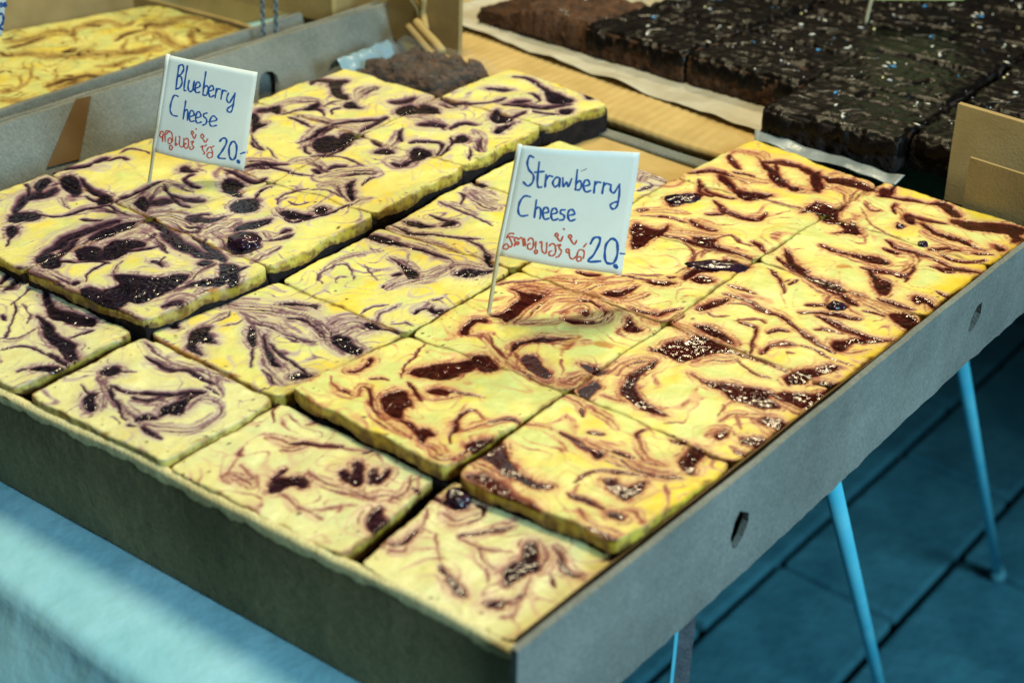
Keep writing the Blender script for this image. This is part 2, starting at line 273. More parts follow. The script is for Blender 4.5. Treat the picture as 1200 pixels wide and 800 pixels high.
SWIRLS = {
'B1': """m 87,836,79 72,950,84 69,1056,97 108,1133,104
P 47,680 42,737 81,749 136,735 178,680 153,650 101,655
d 126,726,13 66,818,14 26,890,15
P 101,827 106,873 138,900 212,878 259,877 251,840 204,801 171,784
P 69,926 42,989 42,1077 59,1136 88,1149 114,1093 97,1035 107,958
m 117,882,16 80,935,19 66,988,22
P 160,918 150,994 194,1030 263,1046 295,1030 272,969 299,931 288,871 243,864
m 208,958,32 246,989,32 248,1076,25 217,1136,20
d 253,933,13 295,968,13 319,1019,13 338,1066,13
m 184,1108,27 257,1104,24 354,1079,20 415,1047,18
d 239,1154,22 348,1138,23 442,1132,24 539,1131,24
d 89,1184,21 161,1199,18 272,1182,15 357,1166,15
m 137,1201,103 192,1248,87 290,1240,83 335,1277,101
d 131,730,8 191,760,9 242,822,9 309,839,7
d 435,953,7 457,961,5 508,954,5
d 462,966,3 429,1018,3
P 529,1267 483,1336 497,1391 560,1400 633,1354 671,1281 651,1234 595,1228
d 351,1226,5 442,1195,8 421,1241,6
d 424,1201,14 507,1186,14 593,1175,14 649,1162,13
d 383,1145,18 488,1129,20 555,1144,25 605,1165,26
m 405,1292,30 488,1276,25 578,1225,22
P 663,1113 678,1145 727,1147 800,1091 861,1028 857,988 786,1041 748,1048
P 701,914 698,968 723,1008 759,1057 804,999 758,952
m 690,924,18 640,1035,21 636,1110,25
P 583,1066 580,1104 613,1112 622,1069
d 239,1154,19 384,1126,22 499,1138,25
d 471,1198,18 552,1183,16 656,1147,15
m 787,768,32 780,815,42 831,822,33
y 806,946,17 837,953,17 868,961,17
d 329,550,11 332,571,11
P 405,782 430,812 467,843 547,871 576,933 622,972 654,941 671,889 675,818 673,762 671,707 635,686 643,648 585,653 481,676 483,715 485,754
P 402,638 437,677 536,667 633,640 650,619 572,607 472,595
m 427,668,20 526,658,19 622,649,19
m 674,745,26 686,809,26 692,888,26 705,955,27
P 331,635 328,661 354,654 353,635
d 371,678,3 323,713,4 292,785,6 297,848,7
m 405,782,9 355,837,10 339,883,13
P 432,951 444,971 502,959 480,951
m 793,738,26 786,785,29 800,823,31 842,813,19
d 47,581,21 180,576,21 332,571,21 452,579,22 563,582,21 657,590,21 784,593,20
P 415,621 478,646 597,628 717,623 793,618 795,585 693,586 584,582 483,587
m 96,602,39 211,602,40 334,609,41
d 773,738,14 771,790,17 822,797,13
d 753,1071,10 756,1112,10 754,1169,10
m 793,880,25 796,937,25 799,995,25
m 747,1203,19 737,1295,19 733,1375,20""",
'L1': """P -354,814 -398,856 -387,900 -353,928 -292,933 -259,893 -280,852 -312,815
d -370,845,17 -474,967,22 -481,1033,36 -457,1078,33 -485,1153,26
m -483,1044,22 -520,1123,26 -520,1186,31
P -561,1089 -612,1147 -611,1187 -560,1178 -526,1118 -496,1070
d -640,1098,8 -582,1072,7 -512,1020,7
P -555,1221 -567,1275 -518,1277 -436,1245 -356,1187 -351,1155 -413,1164 -478,1184
d -626,1225,10 -653,1281,14 -630,1340,17 -591,1387,17 -592,1426,14
d -500,1292,11 -374,1246,12 -298,1235,16 -246,1242,18
P -220,1168 -273,1244 -237,1263 -183,1235 -165,1190 -187,1161
d -324,1190,7 -255,1175,8 -216,1183,10
m -400,1101,12 -337,1082,12 -259,1053,11
d -327,927,9 -254,953,10 -218,1006,11 -212,1081,11 -187,1125,11 -138,1178,9 -66,1168,7 17,1168,7
d -132,1022,11 -78,1044,11 -45,1072,12
m -218,1041,36 -180,1119,37 -108,1156,29 -31,1151,23
d -147,1194,9 -166,1273,10 -176,1338,11 -174,1402,11 -194,1486,11 -185,1518,13
m -118,1218,23 -131,1302,22 -151,1384,22
m 70,1190,26 8,1276,24 -59,1339,24 -107,1396,27 -149,1460,29
m 87,836,79 72,950,84 69,1056,97 108,1133,104
d 50,682,19 23,742,22 20,801,23 -10,882,24 -2,953,27 -2,1040,29 18,1113,30
P 47,680 42,737 81,749 136,735 178,680 153,650 101,655
d 126,726,13 66,818,14 26,890,15
P 101,827 106,873 138,900 212,878 259,877 251,840 204,801 171,784
P 69,926 42,989 42,1077 59,1136 88,1149 114,1093 97,1035 107,958
m 117,882,16 80,935,19 66,988,22
d 89,1184,21 161,1199,18 272,1182,15 357,1166,15
P -283,762 -282,795 -244,794 -210,746 -203,721
d -214,733,4 -141,667,4
d 47,581,21 180,576,21 332,571,21 452,579,22 563,582,21 657,590,21 784,593,20
m 96,602,39 211,602,40 334,609,41""",
'B2': """m 50,1242,36 76,1287,35 87,1343,34
d -144,1465,6 -34,1433,7 49,1442,10 127,1483,10
d 56,1436,20 85,1460,20 127,1483,19
d -162,1499,6 -39,1428,7 68,1397,9 136,1407,11
m 137,1201,103 192,1248,87 290,1240,83 335,1277,101
d 202,1323,15 257,1324,18 285,1348,21
d -76,1780,13 51,1781,13 143,1781,17 142,1845,14
d -22,1826,14 4,1887,14 50,1953,15 131,2007,14
P 39,1668 5,1729 69,1745 138,1714 156,1666 219,1620 189,1607 124,1614
P 254,1530 241,1591 268,1637 322,1634 373,1582 371,1534 344,1499 301,1498
d 274,1642,7 239,1735,8 239,1798,9
l 423,1719,5 478,1717,7 493,1765,7
l 392,1864,7 464,1900,6 576,1895,6
l 409,1659,4 359,1738,6 359,1811,8 378,1877,9
m 430,1630,20 486,1607,25 522,1614,33
P 479,1624 508,1648 561,1658 613,1679 615,1646 577,1602 529,1597
P 580,1732 572,1772 608,1778 634,1731 624,1699
m 614,1668,29 622,1743,29 619,1788,27
d 449,1622,5 584,1575,7 622,1640,8 647,1718,7 641,1830,7 650,1885,8
m 657,1867,17 659,1941,19 681,1983,21
P 214,1322 228,1368 277,1364 311,1392 325,1438 339,1359 300,1326
d 194,1340,11 220,1384,11 267,1401,9
m 394,1283,60 401,1333,65 421,1372,61 416,1434,53
P 452,1364 442,1411 450,1462 482,1512 503,1541 518,1498 499,1437 473,1393
P 529,1267 483,1336 497,1391 560,1400 633,1354 671,1281 651,1234 595,1228
m 565,1426,28 652,1412,42 665,1488,38
d 638,1465,10 623,1518,13 646,1516,10
d 631,1374,8 674,1431,8 676,1508,7
d 351,1226,5 442,1195,8 421,1241,6
d 424,1201,14 507,1186,14 593,1175,14 649,1162,13
m 405,1292,30 488,1276,25 578,1225,22
y 848,1267,13 863,1300,13 868,1323,12
m 747,1203,19 737,1295,19 733,1375,20""",
'L2': """P -555,1221 -567,1275 -518,1277 -436,1245 -356,1187 -351,1155 -413,1164 -478,1184
d -626,1225,10 -653,1281,14 -630,1340,17 -591,1387,17 -592,1426,14
m -625,1252,27 -617,1311,28 -588,1376,29
d -580,1436,16 -596,1477,19 -594,1506,22
d -500,1292,11 -374,1246,12 -298,1235,16 -246,1242,18
P -220,1168 -273,1244 -237,1263 -183,1235 -165,1190 -187,1161
d -560,1480,10 -545,1547,11 -492,1565,9
l -606,1593,7 -612,1658,9 -515,1683,6 -469,1667,4
d -147,1194,9 -166,1273,10 -176,1338,11 -174,1402,11 -194,1486,11 -185,1518,13
m -118,1218,23 -131,1302,22 -151,1384,22
d -181,1285,15 -186,1317,15
m 70,1190,26 8,1276,24 -59,1339,24 -107,1396,27 -149,1460,29
P -81,1272 -112,1343 -35,1311 25,1244 -32,1243
d -35,1311,26 -7,1335,26 2,1366,26 32,1379,23
m 50,1242,36 76,1287,35 87,1343,34
d -144,1465,6 -34,1433,7 49,1442,10 127,1483,10
d 56,1436,20 85,1460,20 127,1483,19
m -193,1524,19 -85,1514,19 27,1509,19
d -162,1499,6 -39,1428,7 68,1397,9 136,1407,11
d -107,1572,10 -133,1614,13 -131,1642,17
d -111,1580,8 -38,1554,10 20,1564,12
P -243,1666 -241,1694 -191,1683 -144,1683 -175,1649 -209,1642
m 137,1201,103 192,1248,87 290,1240,83 335,1277,101
d 202,1323,15 257,1324,18 285,1348,21
m -24,1744,75 -6,1812,75 12,1880,82 66,1926,82
d -76,1780,13 51,1781,13 143,1781,17 142,1845,14
d -22,1826,14 4,1887,14 50,1953,15 131,2007,14
P 39,1668 5,1729 69,1745 138,1714 156,1666 219,1620 189,1607 124,1614
P 214,1322 228,1368 277,1364 311,1392 325,1438 339,1359 300,1326
d 194,1340,11 220,1384,11 267,1401,9""",
'B3': """d -76,1780,13 51,1781,13 143,1781,17 142,1845,14
d -22,1826,14 4,1887,14 50,1953,15 131,2007,14
d -53,1907,10 22,1956,9 85,1942,7 210,1954,9 304,1994,9
P -15,2307 -22,2360 37,2396 112,2356 149,2272 120,2219 64,2229
d 118,2361,19 110,2442,21 119,2480,24
d 114,2157,13 166,2243,11 157,2393,10
l 160,2169,11 201,2231,10 307,2238,7 408,2214,6
d 294,2091,13 296,2146,16 333,2177,17
d 253,2043,13 299,2042,13
m 113,2046,41 147,2102,39 229,2090,27 309,2077,27
m 330,1990,58 374,2079,60 439,2147,60 507,2191,59
P 514,1991 485,2043 490,2072 532,2006 607,1946 621,1909
d 554,2050,5 524,2127,6 534,2162,9
m 412,1931,38 445,1984,30 537,1936,18 625,1888,18
l 392,1864,7 464,1900,6 576,1895,6
l 409,1659,4 359,1738,6 359,1811,8 378,1877,9
d 449,1622,5 584,1575,7 622,1640,8 647,1718,7 641,1830,7 650,1885,8
m 657,1867,17 659,1941,19 681,1983,21
P 49,2420 49,2480 111,2488 142,2469 144,2382 152,2303 96,2372
P 10,2270 -28,2355 0,2409 81,2388 137,2319 138,2248 85,2232
d 202,2490,10 301,2457,10
P 322,2375 316,2441 354,2473 390,2447 374,2391
m 344,2436,29 292,2566,26 212,2679,23
m 456,2363,58 507,2379,54 482,2468,36
d 464,2342,13 529,2343,16 524,2420,13 540,2488,14
P 524,2420 451,2526 482,2553 538,2515 555,2446
P 447,2494 442,2562 501,2569 557,2531 534,2470 544,2410
d 583,2525,7 538,2628,6 488,2673,9 427,2666,16 358,2593,16
d 596,2536,7 541,2688,6 453,2791,5""",
'L3': """m -24,1744,75 -6,1812,75 12,1880,82 66,1926,82
d -76,1780,13 51,1781,13 143,1781,17 142,1845,14
d -22,1826,14 4,1887,14 50,1953,15 131,2007,14
d -53,1907,10 22,1956,9 85,1942,7 210,1954,9 304,1994,9
d -234,2093,5 -172,2058,6 -94,2053,7
l -114,2093,4 -39,2057,4
P -15,2307 -22,2360 37,2396 112,2356 149,2272 120,2219 64,2229
m 26,2197,26 -28,2296,30 -35,2349,39
d 118,2361,19 110,2442,21 119,2480,24
d 114,2157,13 166,2243,11 157,2393,10
l 160,2169,11 201,2231,10 307,2238,7 408,2214,6
m 113,2046,41 147,2102,39 229,2090,27 309,2077,27
P -512,2462 -522,2520 -493,2528 -423,2457 -462,2440
d -518,2408,27 -509,2448,27
d -395,2448,13 -380,2542,14 -321,2608,15 -270,2618,9 -219,2580,5
P -526,2369 -469,2352 -391,2292 -338,2290 -334,2217 -341,2196
m -415,2303,28 -365,2314,28
d -341,2445,10 -258,2437,9 -152,2417,9
m -312,2453,33 -202,2515,31 -116,2525,27
d -63,2237,11 -60,2328,9 -91,2453,10 -72,2531,13
m -37,2259,47 -48,2339,44 -75,2436,54 -43,2525,71 39,2563,67
P 49,2420 49,2480 111,2488 142,2469 144,2382 152,2303 96,2372
P 10,2270 -28,2355 0,2409 81,2388 137,2319 138,2248 85,2232
d -21,2243,5 48,2187,6 98,2172,7
d -319,2169,4 -221,2103,5 -102,2060,6
l -122,2101,4 -23,2042,4 21,2023,4
d 202,2490,10 301,2457,10
m 344,2436,29 292,2566,26 212,2679,23""",
'B4': """d 118,2361,19 110,2442,21 119,2480,24
d -107,2517,14 -50,2581,14 -9,2663,14 49,2728,15
m -37,2259,47 -48,2339,44 -75,2436,54 -43,2525,71 39,2563,67
P 49,2420 49,2480 111,2488 142,2469 144,2382 152,2303 96,2372
P 2,2882 -14,2952 12,2990 103,2968 123,2919 93,2861 59,2833
m 96,2896,61 110,2974,62
d 94,2518,14 78,2596,14 49,2728,15 49,2760,18
m 65,2585,23 51,2650,23
d 202,2490,10 301,2457,10
P 322,2375 316,2441 354,2473 390,2447 374,2391
m 344,2436,29 292,2566,26 212,2679,23
d 209,2707,9 258,2627,9 326,2566,9
d 373,2576,15 383,2628,18 422,2647,17
d 464,2342,13 529,2343,16 524,2420,13 540,2488,14
P 524,2420 451,2526 482,2553 538,2515 555,2446
P 447,2494 442,2562 501,2569 557,2531 534,2470 544,2410
d 583,2525,7 538,2628,6 488,2673,9 427,2666,16 358,2593,16
d 596,2536,7 541,2688,6 453,2791,5
P 533,2711 486,2804 505,2835 564,2811 571,2743
d 407,2844,9 390,2891,12 398,2976,19 467,2987,17
m 499,2922,27 584,2872,22 670,2768,20 724,2728,23
m 604,2756,44 608,2803,33 705,2712,22
d 628,2733,5 735,2598,5
P 592,2970 554,3045 585,3103 586,3145 601,3070 619,2977
P 440,3123 401,3221 469,3180 525,3179 562,3147 545,3084 504,3066
d 533,3170,15 544,3227,13 532,3299,11
d 77,3148,20 166,3155,22 214,3196,23
d 223,3170,15 317,3283,14 323,3391,11
P 93,2926 59,3031 164,3020 220,2969 165,2938 131,2910
m 107,3004,71 104,3102,103 215,3096,78
d 243,2798,29 296,2842,28 351,2858,26
m 139,2836,37 222,2874,32 337,2847,24 388,2828,22""",
'L4': """d 118,2361,19 110,2442,21 119,2480,24
P -573,2985 -512,3055 -460,2936 -294,2832 -338,2812 -412,2836
d -589,2844,11 -634,2915,19 -601,2961,28 -549,2987,28 -519,3049,27
m -610,2917,61 -567,2953,44 -448,2911,31
m -235,2848,32 -317,2986,43 -303,3052,69
P -257,2762 -253,2816 -182,2793 -135,2782 -188,2748 -215,2738
P -512,2462 -522,2520 -493,2528 -423,2457 -462,2440
m -518,2540,33 -488,2634,36 -399,2709,36
P -371,2533 -376,2611 -381,2691 -328,2651 -339,2600
d -395,2448,13 -380,2542,14 -321,2608,15 -270,2618,9 -219,2580,5
d -201,2612,5 -248,2670,7 -232,2717,12
l -313,2648,7 -326,2737,8 -303,2790,10
m -312,2453,33 -202,2515,31 -116,2525,27
d -107,2517,14 -50,2581,14 -9,2663,14 49,2728,15
d -63,2237,11 -60,2328,9 -91,2453,10 -72,2531,13
m -37,2259,47 -48,2339,44 -75,2436,54 -43,2525,71 39,2563,67
P 49,2420 49,2480 111,2488 142,2469 144,2382 152,2303 96,2372
P 2,2882 -14,2952 12,2990 103,2968 123,2919 93,2861 59,2833
d -96,2949,31 -57,2999,28 -51,3073,24
m 96,2896,61 110,2974,62
d 94,2518,14 78,2596,14 49,2728,15 49,2760,18
m 65,2585,23 51,2650,23
d 77,3148,20 166,3155,22 214,3196,23
P 93,2926 59,3031 164,3020 220,2969 165,2938 131,2910
m 107,3004,71 104,3102,103 215,3096,78
m 139,2836,37 222,2874,32 337,2847,24 388,2828,22""",
'B5': """P 440,3123 401,3221 469,3180 525,3179 562,3147 545,3084 504,3066
d 533,3170,15 544,3227,13 532,3299,11
m 509,3214,35 527,3262,35
P 152,3428 172,3492 223,3517 268,3520 220,3461
d 147,3673,19 222,3700,16 324,3676,11 442,3597,9
P 362,3672 446,3636 514,3623 632,3585 614,3518 551,3482 474,3554
P 608,3720 617,3763 698,3727 694,3655 661,3661
m 468,3654,11 618,3573,11
d 77,3148,20 166,3155,22 214,3196,23
d 223,3170,15 317,3283,14 323,3391,11
d 382,3288,20 458,3336,20 556,3385,20 609,3464,19 656,3537,19
m 347,3275,30 413,3365,31 548,3396,30 630,3465,31
d 496,3435,13 494,3467,7 432,3519,12 388,3516,18
d 399,3353,24 419,3387,25 445,3426,25
P 661,3424 673,3468 715,3471 732,3403 705,3380
d 546,3311,12 636,3338,12 705,3364,12""",
'B0': """P 210,585 196,611 282,570 350,554 425,562 498,587 540,588 574,546 544,522 467,501 420,488 354,504
P 335,471 390,463 455,448 535,429 627,423 674,396 735,367 716,351 656,365 569,375 491,393 414,431
m 306,553,27 448,546,29 547,567,32
m 396,451,17 536,413,17 675,381,17
m 519,588,32 549,612,32
d 591,442,7 588,490,7 601,534,8
d 209,622,11 213,643,11
m 615,364,32 686,358,31 755,352,31
d 605,372,5 706,343,6 785,345,7
d 451,229,7 483,279,6 527,308,5 603,314,4 683,309,4 747,314,4
P 665,216 680,260 714,287 767,300 749,262 702,216
d 607,325,6 697,320,6 781,312,6
d 635,176,7 659,203,7
l 214,477,3 282,462,3 327,446,3 363,406,3
d 174,481,3 265,412,3 347,342,3 395,280,4
l 385,272,5 433,328,5 418,383,4
d 230,383,6 287,360,6
l 195,444,4 160,506,4 112,578,4
m 417,266,13 445,305,12 417,399,10
P 64,501 11,591 14,613 72,527""",
'L0': """d 3,526,9 -50,609,13 -12,631,14
P 64,501 11,591 14,613 72,527""",
'C1': """m 834,991,59 885,1016,60 973,1061,59 1075,1101,55 1155,1114,45 1273,1090,34 1375,1024,32 1448,1003,36
P 993,1123 1009,1164 1060,1179 1101,1204 1137,1179 1086,1173 1045,1148
d 1096,1062,9 1140,1084,8 1199,1089,6 1281,1063,6
m 927,978,29 1023,970,31 1103,984,32 1235,992,31 1322,996,31
m 998,949,13 1157,978,13 1288,985,12
m 958,968,21 1058,930,20 1160,879,19 1286,822,19 1399,775,19
P 1070,889 1041,932 1090,905 1140,863 1147,836 1111,856
d 1159,829,4 1219,766,4 1278,721,4
P 1112,923 1189,870 1277,830 1345,792 1295,797 1202,849
d 1175,892,6 1260,864,6 1366,840,7 1460,826,7
m 1253,794,19 1365,732,21 1453,715,23
d 1306,745,4 1408,708,3
P 971,674 919,730 904,785 921,833 954,792 1028,762 988,738 974,709 1061,668 1003,668
m 939,713,11 899,798,13 887,875,15 886,945,16
l 903,853,5 917,917,4 886,962,3
l 953,860,5 988,906,5 988,941,5
P 1412,771 1419,807 1451,818 1478,825 1457,778 1429,763
m 1264,1135,33 1266,1170,33
l 1196,959,5 1263,965,5
l 1167,969,5 1313,1005,5
P 788,740 798,766 834,752 819,732
y 780,649,7 891,640,7 988,640,7 1084,640,7 1210,635,7 1289,654,8
P 1330,1087 1345,1099 1384,1114 1430,1086 1485,1074 1501,1039 1463,1024 1394,1040 1362,1046
m 1200,1116,45 1305,1066,58 1317,1110,72 1339,1179,79 1379,1195,75
P 1356,1219 1372,1258 1424,1241 1418,1219 1384,1208
d 1429,1236,10 1477,1251,9 1524,1247,8
l 1289,1260,5 1286,1330,6 1319,1393,7
m 1382,1267,11 1346,1344,14 1360,1427,17
l 1530,868,2 1584,823,2
P 1553,932 1573,965 1563,1019 1553,1058 1578,1031 1584,989 1576,944""",
'C2': """P 1356,1219 1372,1258 1424,1241 1418,1219 1384,1208
d 1429,1236,10 1477,1251,9 1524,1247,8
l 1289,1260,5 1286,1330,6 1319,1393,7
l 1364,1287,4 1347,1362,4 1359,1408,5
l 1432,1290,5 1472,1324,5 1510,1321,4
m 1382,1267,11 1346,1344,14 1360,1427,17
P 1459,1473 1463,1494 1496,1476 1522,1498 1529,1459 1490,1453
d 1448,1400,7 1440,1439,9 1457,1480,10
l 1440,1530,7 1457,1573,7
m 1434,1507,18 1429,1412,18
l 1546,1788,7 1580,1856,7 1679,1957,7
P 811,1778 891,1822 959,1835 1043,1829 1004,1807 948,1782 880,1769
m 856,1816,29 982,1832,29 1105,1848,27 1192,1836,24 1278,1825,24
d 1049,1823,10 1137,1833,10
d 1082,1829,10 1170,1839,10 1257,1849,10
m 1214,1855,20 1267,1837,15 1287,1792,16
P 1065,1699 1135,1685 1210,1687 1251,1641 1234,1607 1188,1648 1124,1676
m 1092,1711,30 1199,1678,25 1240,1632,21
d 1165,1590,12 1187,1628,12
m 1225,1484,37 1238,1572,40 1283,1668,41 1297,1759,37 1299,1822,36
P 1349,1763 1378,1827 1416,1858 1449,1886 1435,1814 1407,1781
m 1299,1822,31 1364,1855,30 1438,1876,29
m 961,1361,10 906,1475,12 905,1576,17 938,1645,19 982,1725,19
l 993,1349,2 940,1382,2 917,1443,4 939,1522,5 1004,1515,2 1073,1454,2
l 1041,1388,2 1004,1436,3 1031,1458,5
l 1009,1581,3 1079,1558,3 1148,1516,2
d 1209,1471,5 1195,1497,5
P 843,1940 912,1952 981,1965 1050,1999 999,1945 936,1926
d 1152,2040,9 1252,2036,8 1342,1983,6 1409,1913,5
P 1347,1965 1354,1992 1432,1912 1418,1901
m 844,1895,18 970,1910,17 1117,1923,17 1249,1926,16""",
'C3': """P 1349,1763 1378,1827 1416,1858 1449,1886 1435,1814 1407,1781
m 1299,1822,31 1364,1855,30 1438,1876,29
P 843,1940 912,1952 981,1965 1050,1999 999,1945 936,1926
d 1027,1992,8 1129,2021,8 1226,2102,9
d 1152,2040,9 1252,2036,8 1342,1983,6 1409,1913,5
P 1347,1965 1354,1992 1432,1912 1418,1901
P 841,2008 888,2047 941,2056 987,2060 958,2025 889,2001
P 1010,2080 993,2135 1039,2150 1039,2104
d 887,2140,9 970,2138,9 999,2139,9
d 841,2397,9 884,2383,6 933,2300,6
l 825,2258,7 933,2251,7 1063,2240,7 1184,2225,7
m 849,2254,33 957,2271,31 1063,2264,29
m 858,2463,49 944,2433,53 1023,2424,58
P 823,2537 832,2558 876,2555 870,2524
m 871,2423,36 1017,2370,37 1088,2356,40
m 844,1895,18 970,1910,17 1117,1923,17 1249,1926,16""",
'C4': """m 1404,3052,48 1396,3152,76 1469,3160,81 1500,3186,82
d 1471,2951,9 1487,3042,6 1452,3066,7
P 823,2537 832,2558 876,2555 870,2524""",
'C0': """d 605,372,5 706,343,6 785,345,7
d 607,325,6 697,320,6 781,312,6
d 902,536,8 969,529,8 1050,526,10 1111,553,10 1194,561,9 1258,569,9
m 822,600,17 921,568,18 1027,561,22 1121,577,24 1214,608,24 1296,615,22
d 791,624,5 851,624,5
d 837,596,4 867,588,4
m 1214,608,12 1272,566,12 1337,532,12
d 1104,376,13 1164,418,14 1215,474,13 1274,501,12
y 780,649,7 891,640,7 988,640,7 1084,640,7 1210,635,7 1289,654,8
P 861,370 861,400 899,424 930,404 923,368 885,359
l 927,409,5 970,444,5
m 919,334,18 966,313,18 1053,284,19 1147,262,20 1242,244,20 1285,239,21
P 975,220 966,255 989,260 1016,225 1043,219 1052,191 1021,186
d 882,267,4 947,255,4 998,238,4
m 886,337,13 961,295,13 1021,257,13 1079,206,13
d 980,325,3 1066,280,3 1150,237,3 1194,218,3
d 993,307,6 1075,274,6 1133,251,6
d 966,328,7 1049,338,8 1108,380,9 1177,429,9
m 1103,310,19 1157,327,22 1185,378,22 1195,430,21
d 1085,324,8 1148,348,9 1168,407,9
P 1226,334 1225,375 1239,416 1250,460 1265,501 1263,442 1292,395 1303,363 1272,344 1260,314
d 1222,423,11 1233,475,11 1274,501,11
m 1234,265,32 1253,308,29 1238,379,26 1231,430,27
d 1225,244,12 1230,276,13 1262,301,13
d 1267,225,9 1327,220,9 1385,216,9
m 1259,245,26 1329,262,29 1382,305,32 1419,362,29 1407,448,22 1370,488,18
m 1301,402,14 1294,453,17 1326,487,16 1370,488,10 1415,441,9
m 1162,565,14 1254,565,12 1333,528,10
d 1235,535,5 1315,528,5
d 1215,209,7 1258,217,7
l 1128,205,4 1145,213,3 1193,190,2""",
'S1': """P 1467,723 1470,761 1500,773 1526,781 1511,730 1485,714
P 1353,1066 1366,1079 1403,1096 1452,1064 1508,1052 1527,1013 1491,997 1421,1014 1388,1021
d 1435,1230,10 1482,1246,9 1529,1242,8
P 1751,1039 1745,1079 1762,1124 1789,1188 1825,1242 1843,1279 1878,1257 1890,1213 1885,1171 1896,1110 1874,1080 1836,1059 1793,1044
P 1833,1297 1847,1324 1870,1335 1935,1295 1934,1257 1891,1251
P 1804,845 1804,888 1817,927 1859,916 1912,884 1915,837 1946,786 1921,770 1885,775 1843,800
d 1788,986,6 1860,951,6 1921,926,7
l 1762,996,4 1712,1056,4 1669,1164,5 1640,1253,5
P 1885,985 1899,1015 1932,1022 1962,1034 1944,999 1910,983
d 1962,1034,6 2012,1066,6 2063,1099,6
m 1859,934,10 1951,955,11 1999,1036,11
m 1800,807,10 1741,852,10 1857,764,10 1929,737,11
d 1711,857,5 1758,834,5 1828,769,5 1877,751,6
m 1741,784,14 1707,853,21 1749,826,13
m 1613,796,18 1674,769,21 1733,776,24
d 1656,786,4 1707,785,4
d 1676,902,6 1711,936,6 1741,948,5
l 1573,827,2 1631,778,2
P 1589,897 1606,932 1591,992 1577,1034 1604,1005 1614,959 1611,910
d 2108,880,4 2076,945,5 2086,987,6
m 1921,762,21 2001,760,20
d 1950,774,11 2005,764,10 2051,747,9 2095,714,8
P 2051,747 2041,783 2087,782 2114,769 2097,745 2102,705
m 2118,705,36 2156,712,30 2206,688,31 2237,703,38
m 1795,786,19 1876,735,21 1971,716,23 2064,698,23
d 2182,767,5 2134,827,5 2115,871,5 2087,923,6 2081,974,8 2099,999,9
P 2114,855 2110,882 2123,871 2145,823
m 2102,995,9 2148,966,9
m 2158,865,22 2169,923,23 2196,981,24 2219,1027,24
d 2180,965,9 2215,1031,10 2263,1046,9
m 2263,1046,15 2312,1077,14 2370,1086,13
P 2225,794 2225,838 2254,874 2292,888 2325,875 2372,833 2447,790 2496,781 2531,788 2570,798 2560,768 2520,750 2464,751 2424,741 2383,757 2338,770 2294,772 2250,773
d 2257,722,7 2250,773,7
m 2258,695,29 2283,733,28 2363,739,24 2427,729,23
m 2257,1289,23 2337,1281,18 2394,1221,15
P 2261,1366 2271,1404 2275,1452 2314,1439 2326,1389 2334,1337 2297,1336
m 1933,1419,22 1998,1377,23 2095,1333,27 2170,1335,30
m 1764,1445,16 1863,1394,16 1988,1338,17 2090,1329,20 2175,1339,21
P 1846,1315 1875,1340 1957,1297 1938,1242 1904,1245""",
'R1': """m 2119,704,36 2157,711,30 2207,687,31 2238,702,38
d 2181,963,9 2217,1029,10 2265,1044,9
m 2265,1044,15 2314,1075,14 2372,1084,13
P 2226,792 2226,837 2255,872 2294,887 2326,873 2374,831 2448,789 2496,780 2532,786 2571,797 2561,766 2521,749 2465,750 2425,740 2384,756 2339,769 2295,770 2251,772
d 2258,721,7 2251,772,7
m 2259,694,29 2284,732,28 2364,737,24 2427,728,23
d 2343,662,30 2409,683,27 2482,660,24 2565,648,26 2622,651,26
m 2404,706,18 2469,727,18
d 2520,775,8 2552,778,9 2574,793,9
d 2627,802,10 2678,804,10 2731,803,9 2770,801,9
P 2785,789 2799,815 2834,810 2845,784 2812,777
P 2677,937 2691,964 2720,950 2749,964 2767,995 2782,1023 2792,978 2790,923 2785,892 2753,901 2717,907
d 2611,861,5 2611,916,6 2632,963,6 2675,997,7 2721,1027,7 2769,1052,7
m 2641,783,9 2633,868,9
m 2711,758,14 2774,705,16 2833,711,19 2873,725,20
m 2817,845,25 2850,851,21 2892,815,17
d 2790,683,8 2848,689,7 2915,681,7
m 2831,1056,9 2893,968,8 2916,912,9
m 2489,1088,44 2561,1083,45 2639,1099,44 2715,1085,45 2785,1109,47 2842,1121,46
d 2387,1083,11 2464,1065,11 2514,1053,11 2566,1058,12
P 2553,1046 2568,1074 2590,1066 2595,1035 2580,1028
d 2620,1037,6 2679,1050,6 2736,1062,6 2810,1090,7 2855,1120,7
d 2593,1106,8 2623,1113,7 2667,1118,7
d 2461,1147,7 2493,1162,7 2517,1177,7
m 2604,1307,13 2597,1254,10 2634,1198,10 2681,1168,11
P 2785,1208 2779,1276 2773,1329 2801,1326 2828,1308 2827,1263 2840,1218 2860,1165 2823,1173
m 2597,1254,17 2651,1183,18 2707,1148,24 2771,1152,27
d 2612,1221,5 2591,1263,5 2600,1303,7
d 2722,1304,8 2742,1336,8
d 2353,1259,4 2396,1218,4
m 2260,1286,23 2339,1278,18 2396,1218,15
m 2361,1299,19 2432,1269,19 2534,1224,18
d 2468,1137,7 2513,1173,7
P 2261,1366 2271,1404 2275,1452 2314,1439 2326,1389 2334,1337 2297,1336
d 2826,1306,6 2876,1310,6 2925,1326,6 2961,1319,5
d 2826,1306,6 2894,1313,6 2957,1315,6
d 2692,1298,8 2734,1316,8 2745,1332,8""",
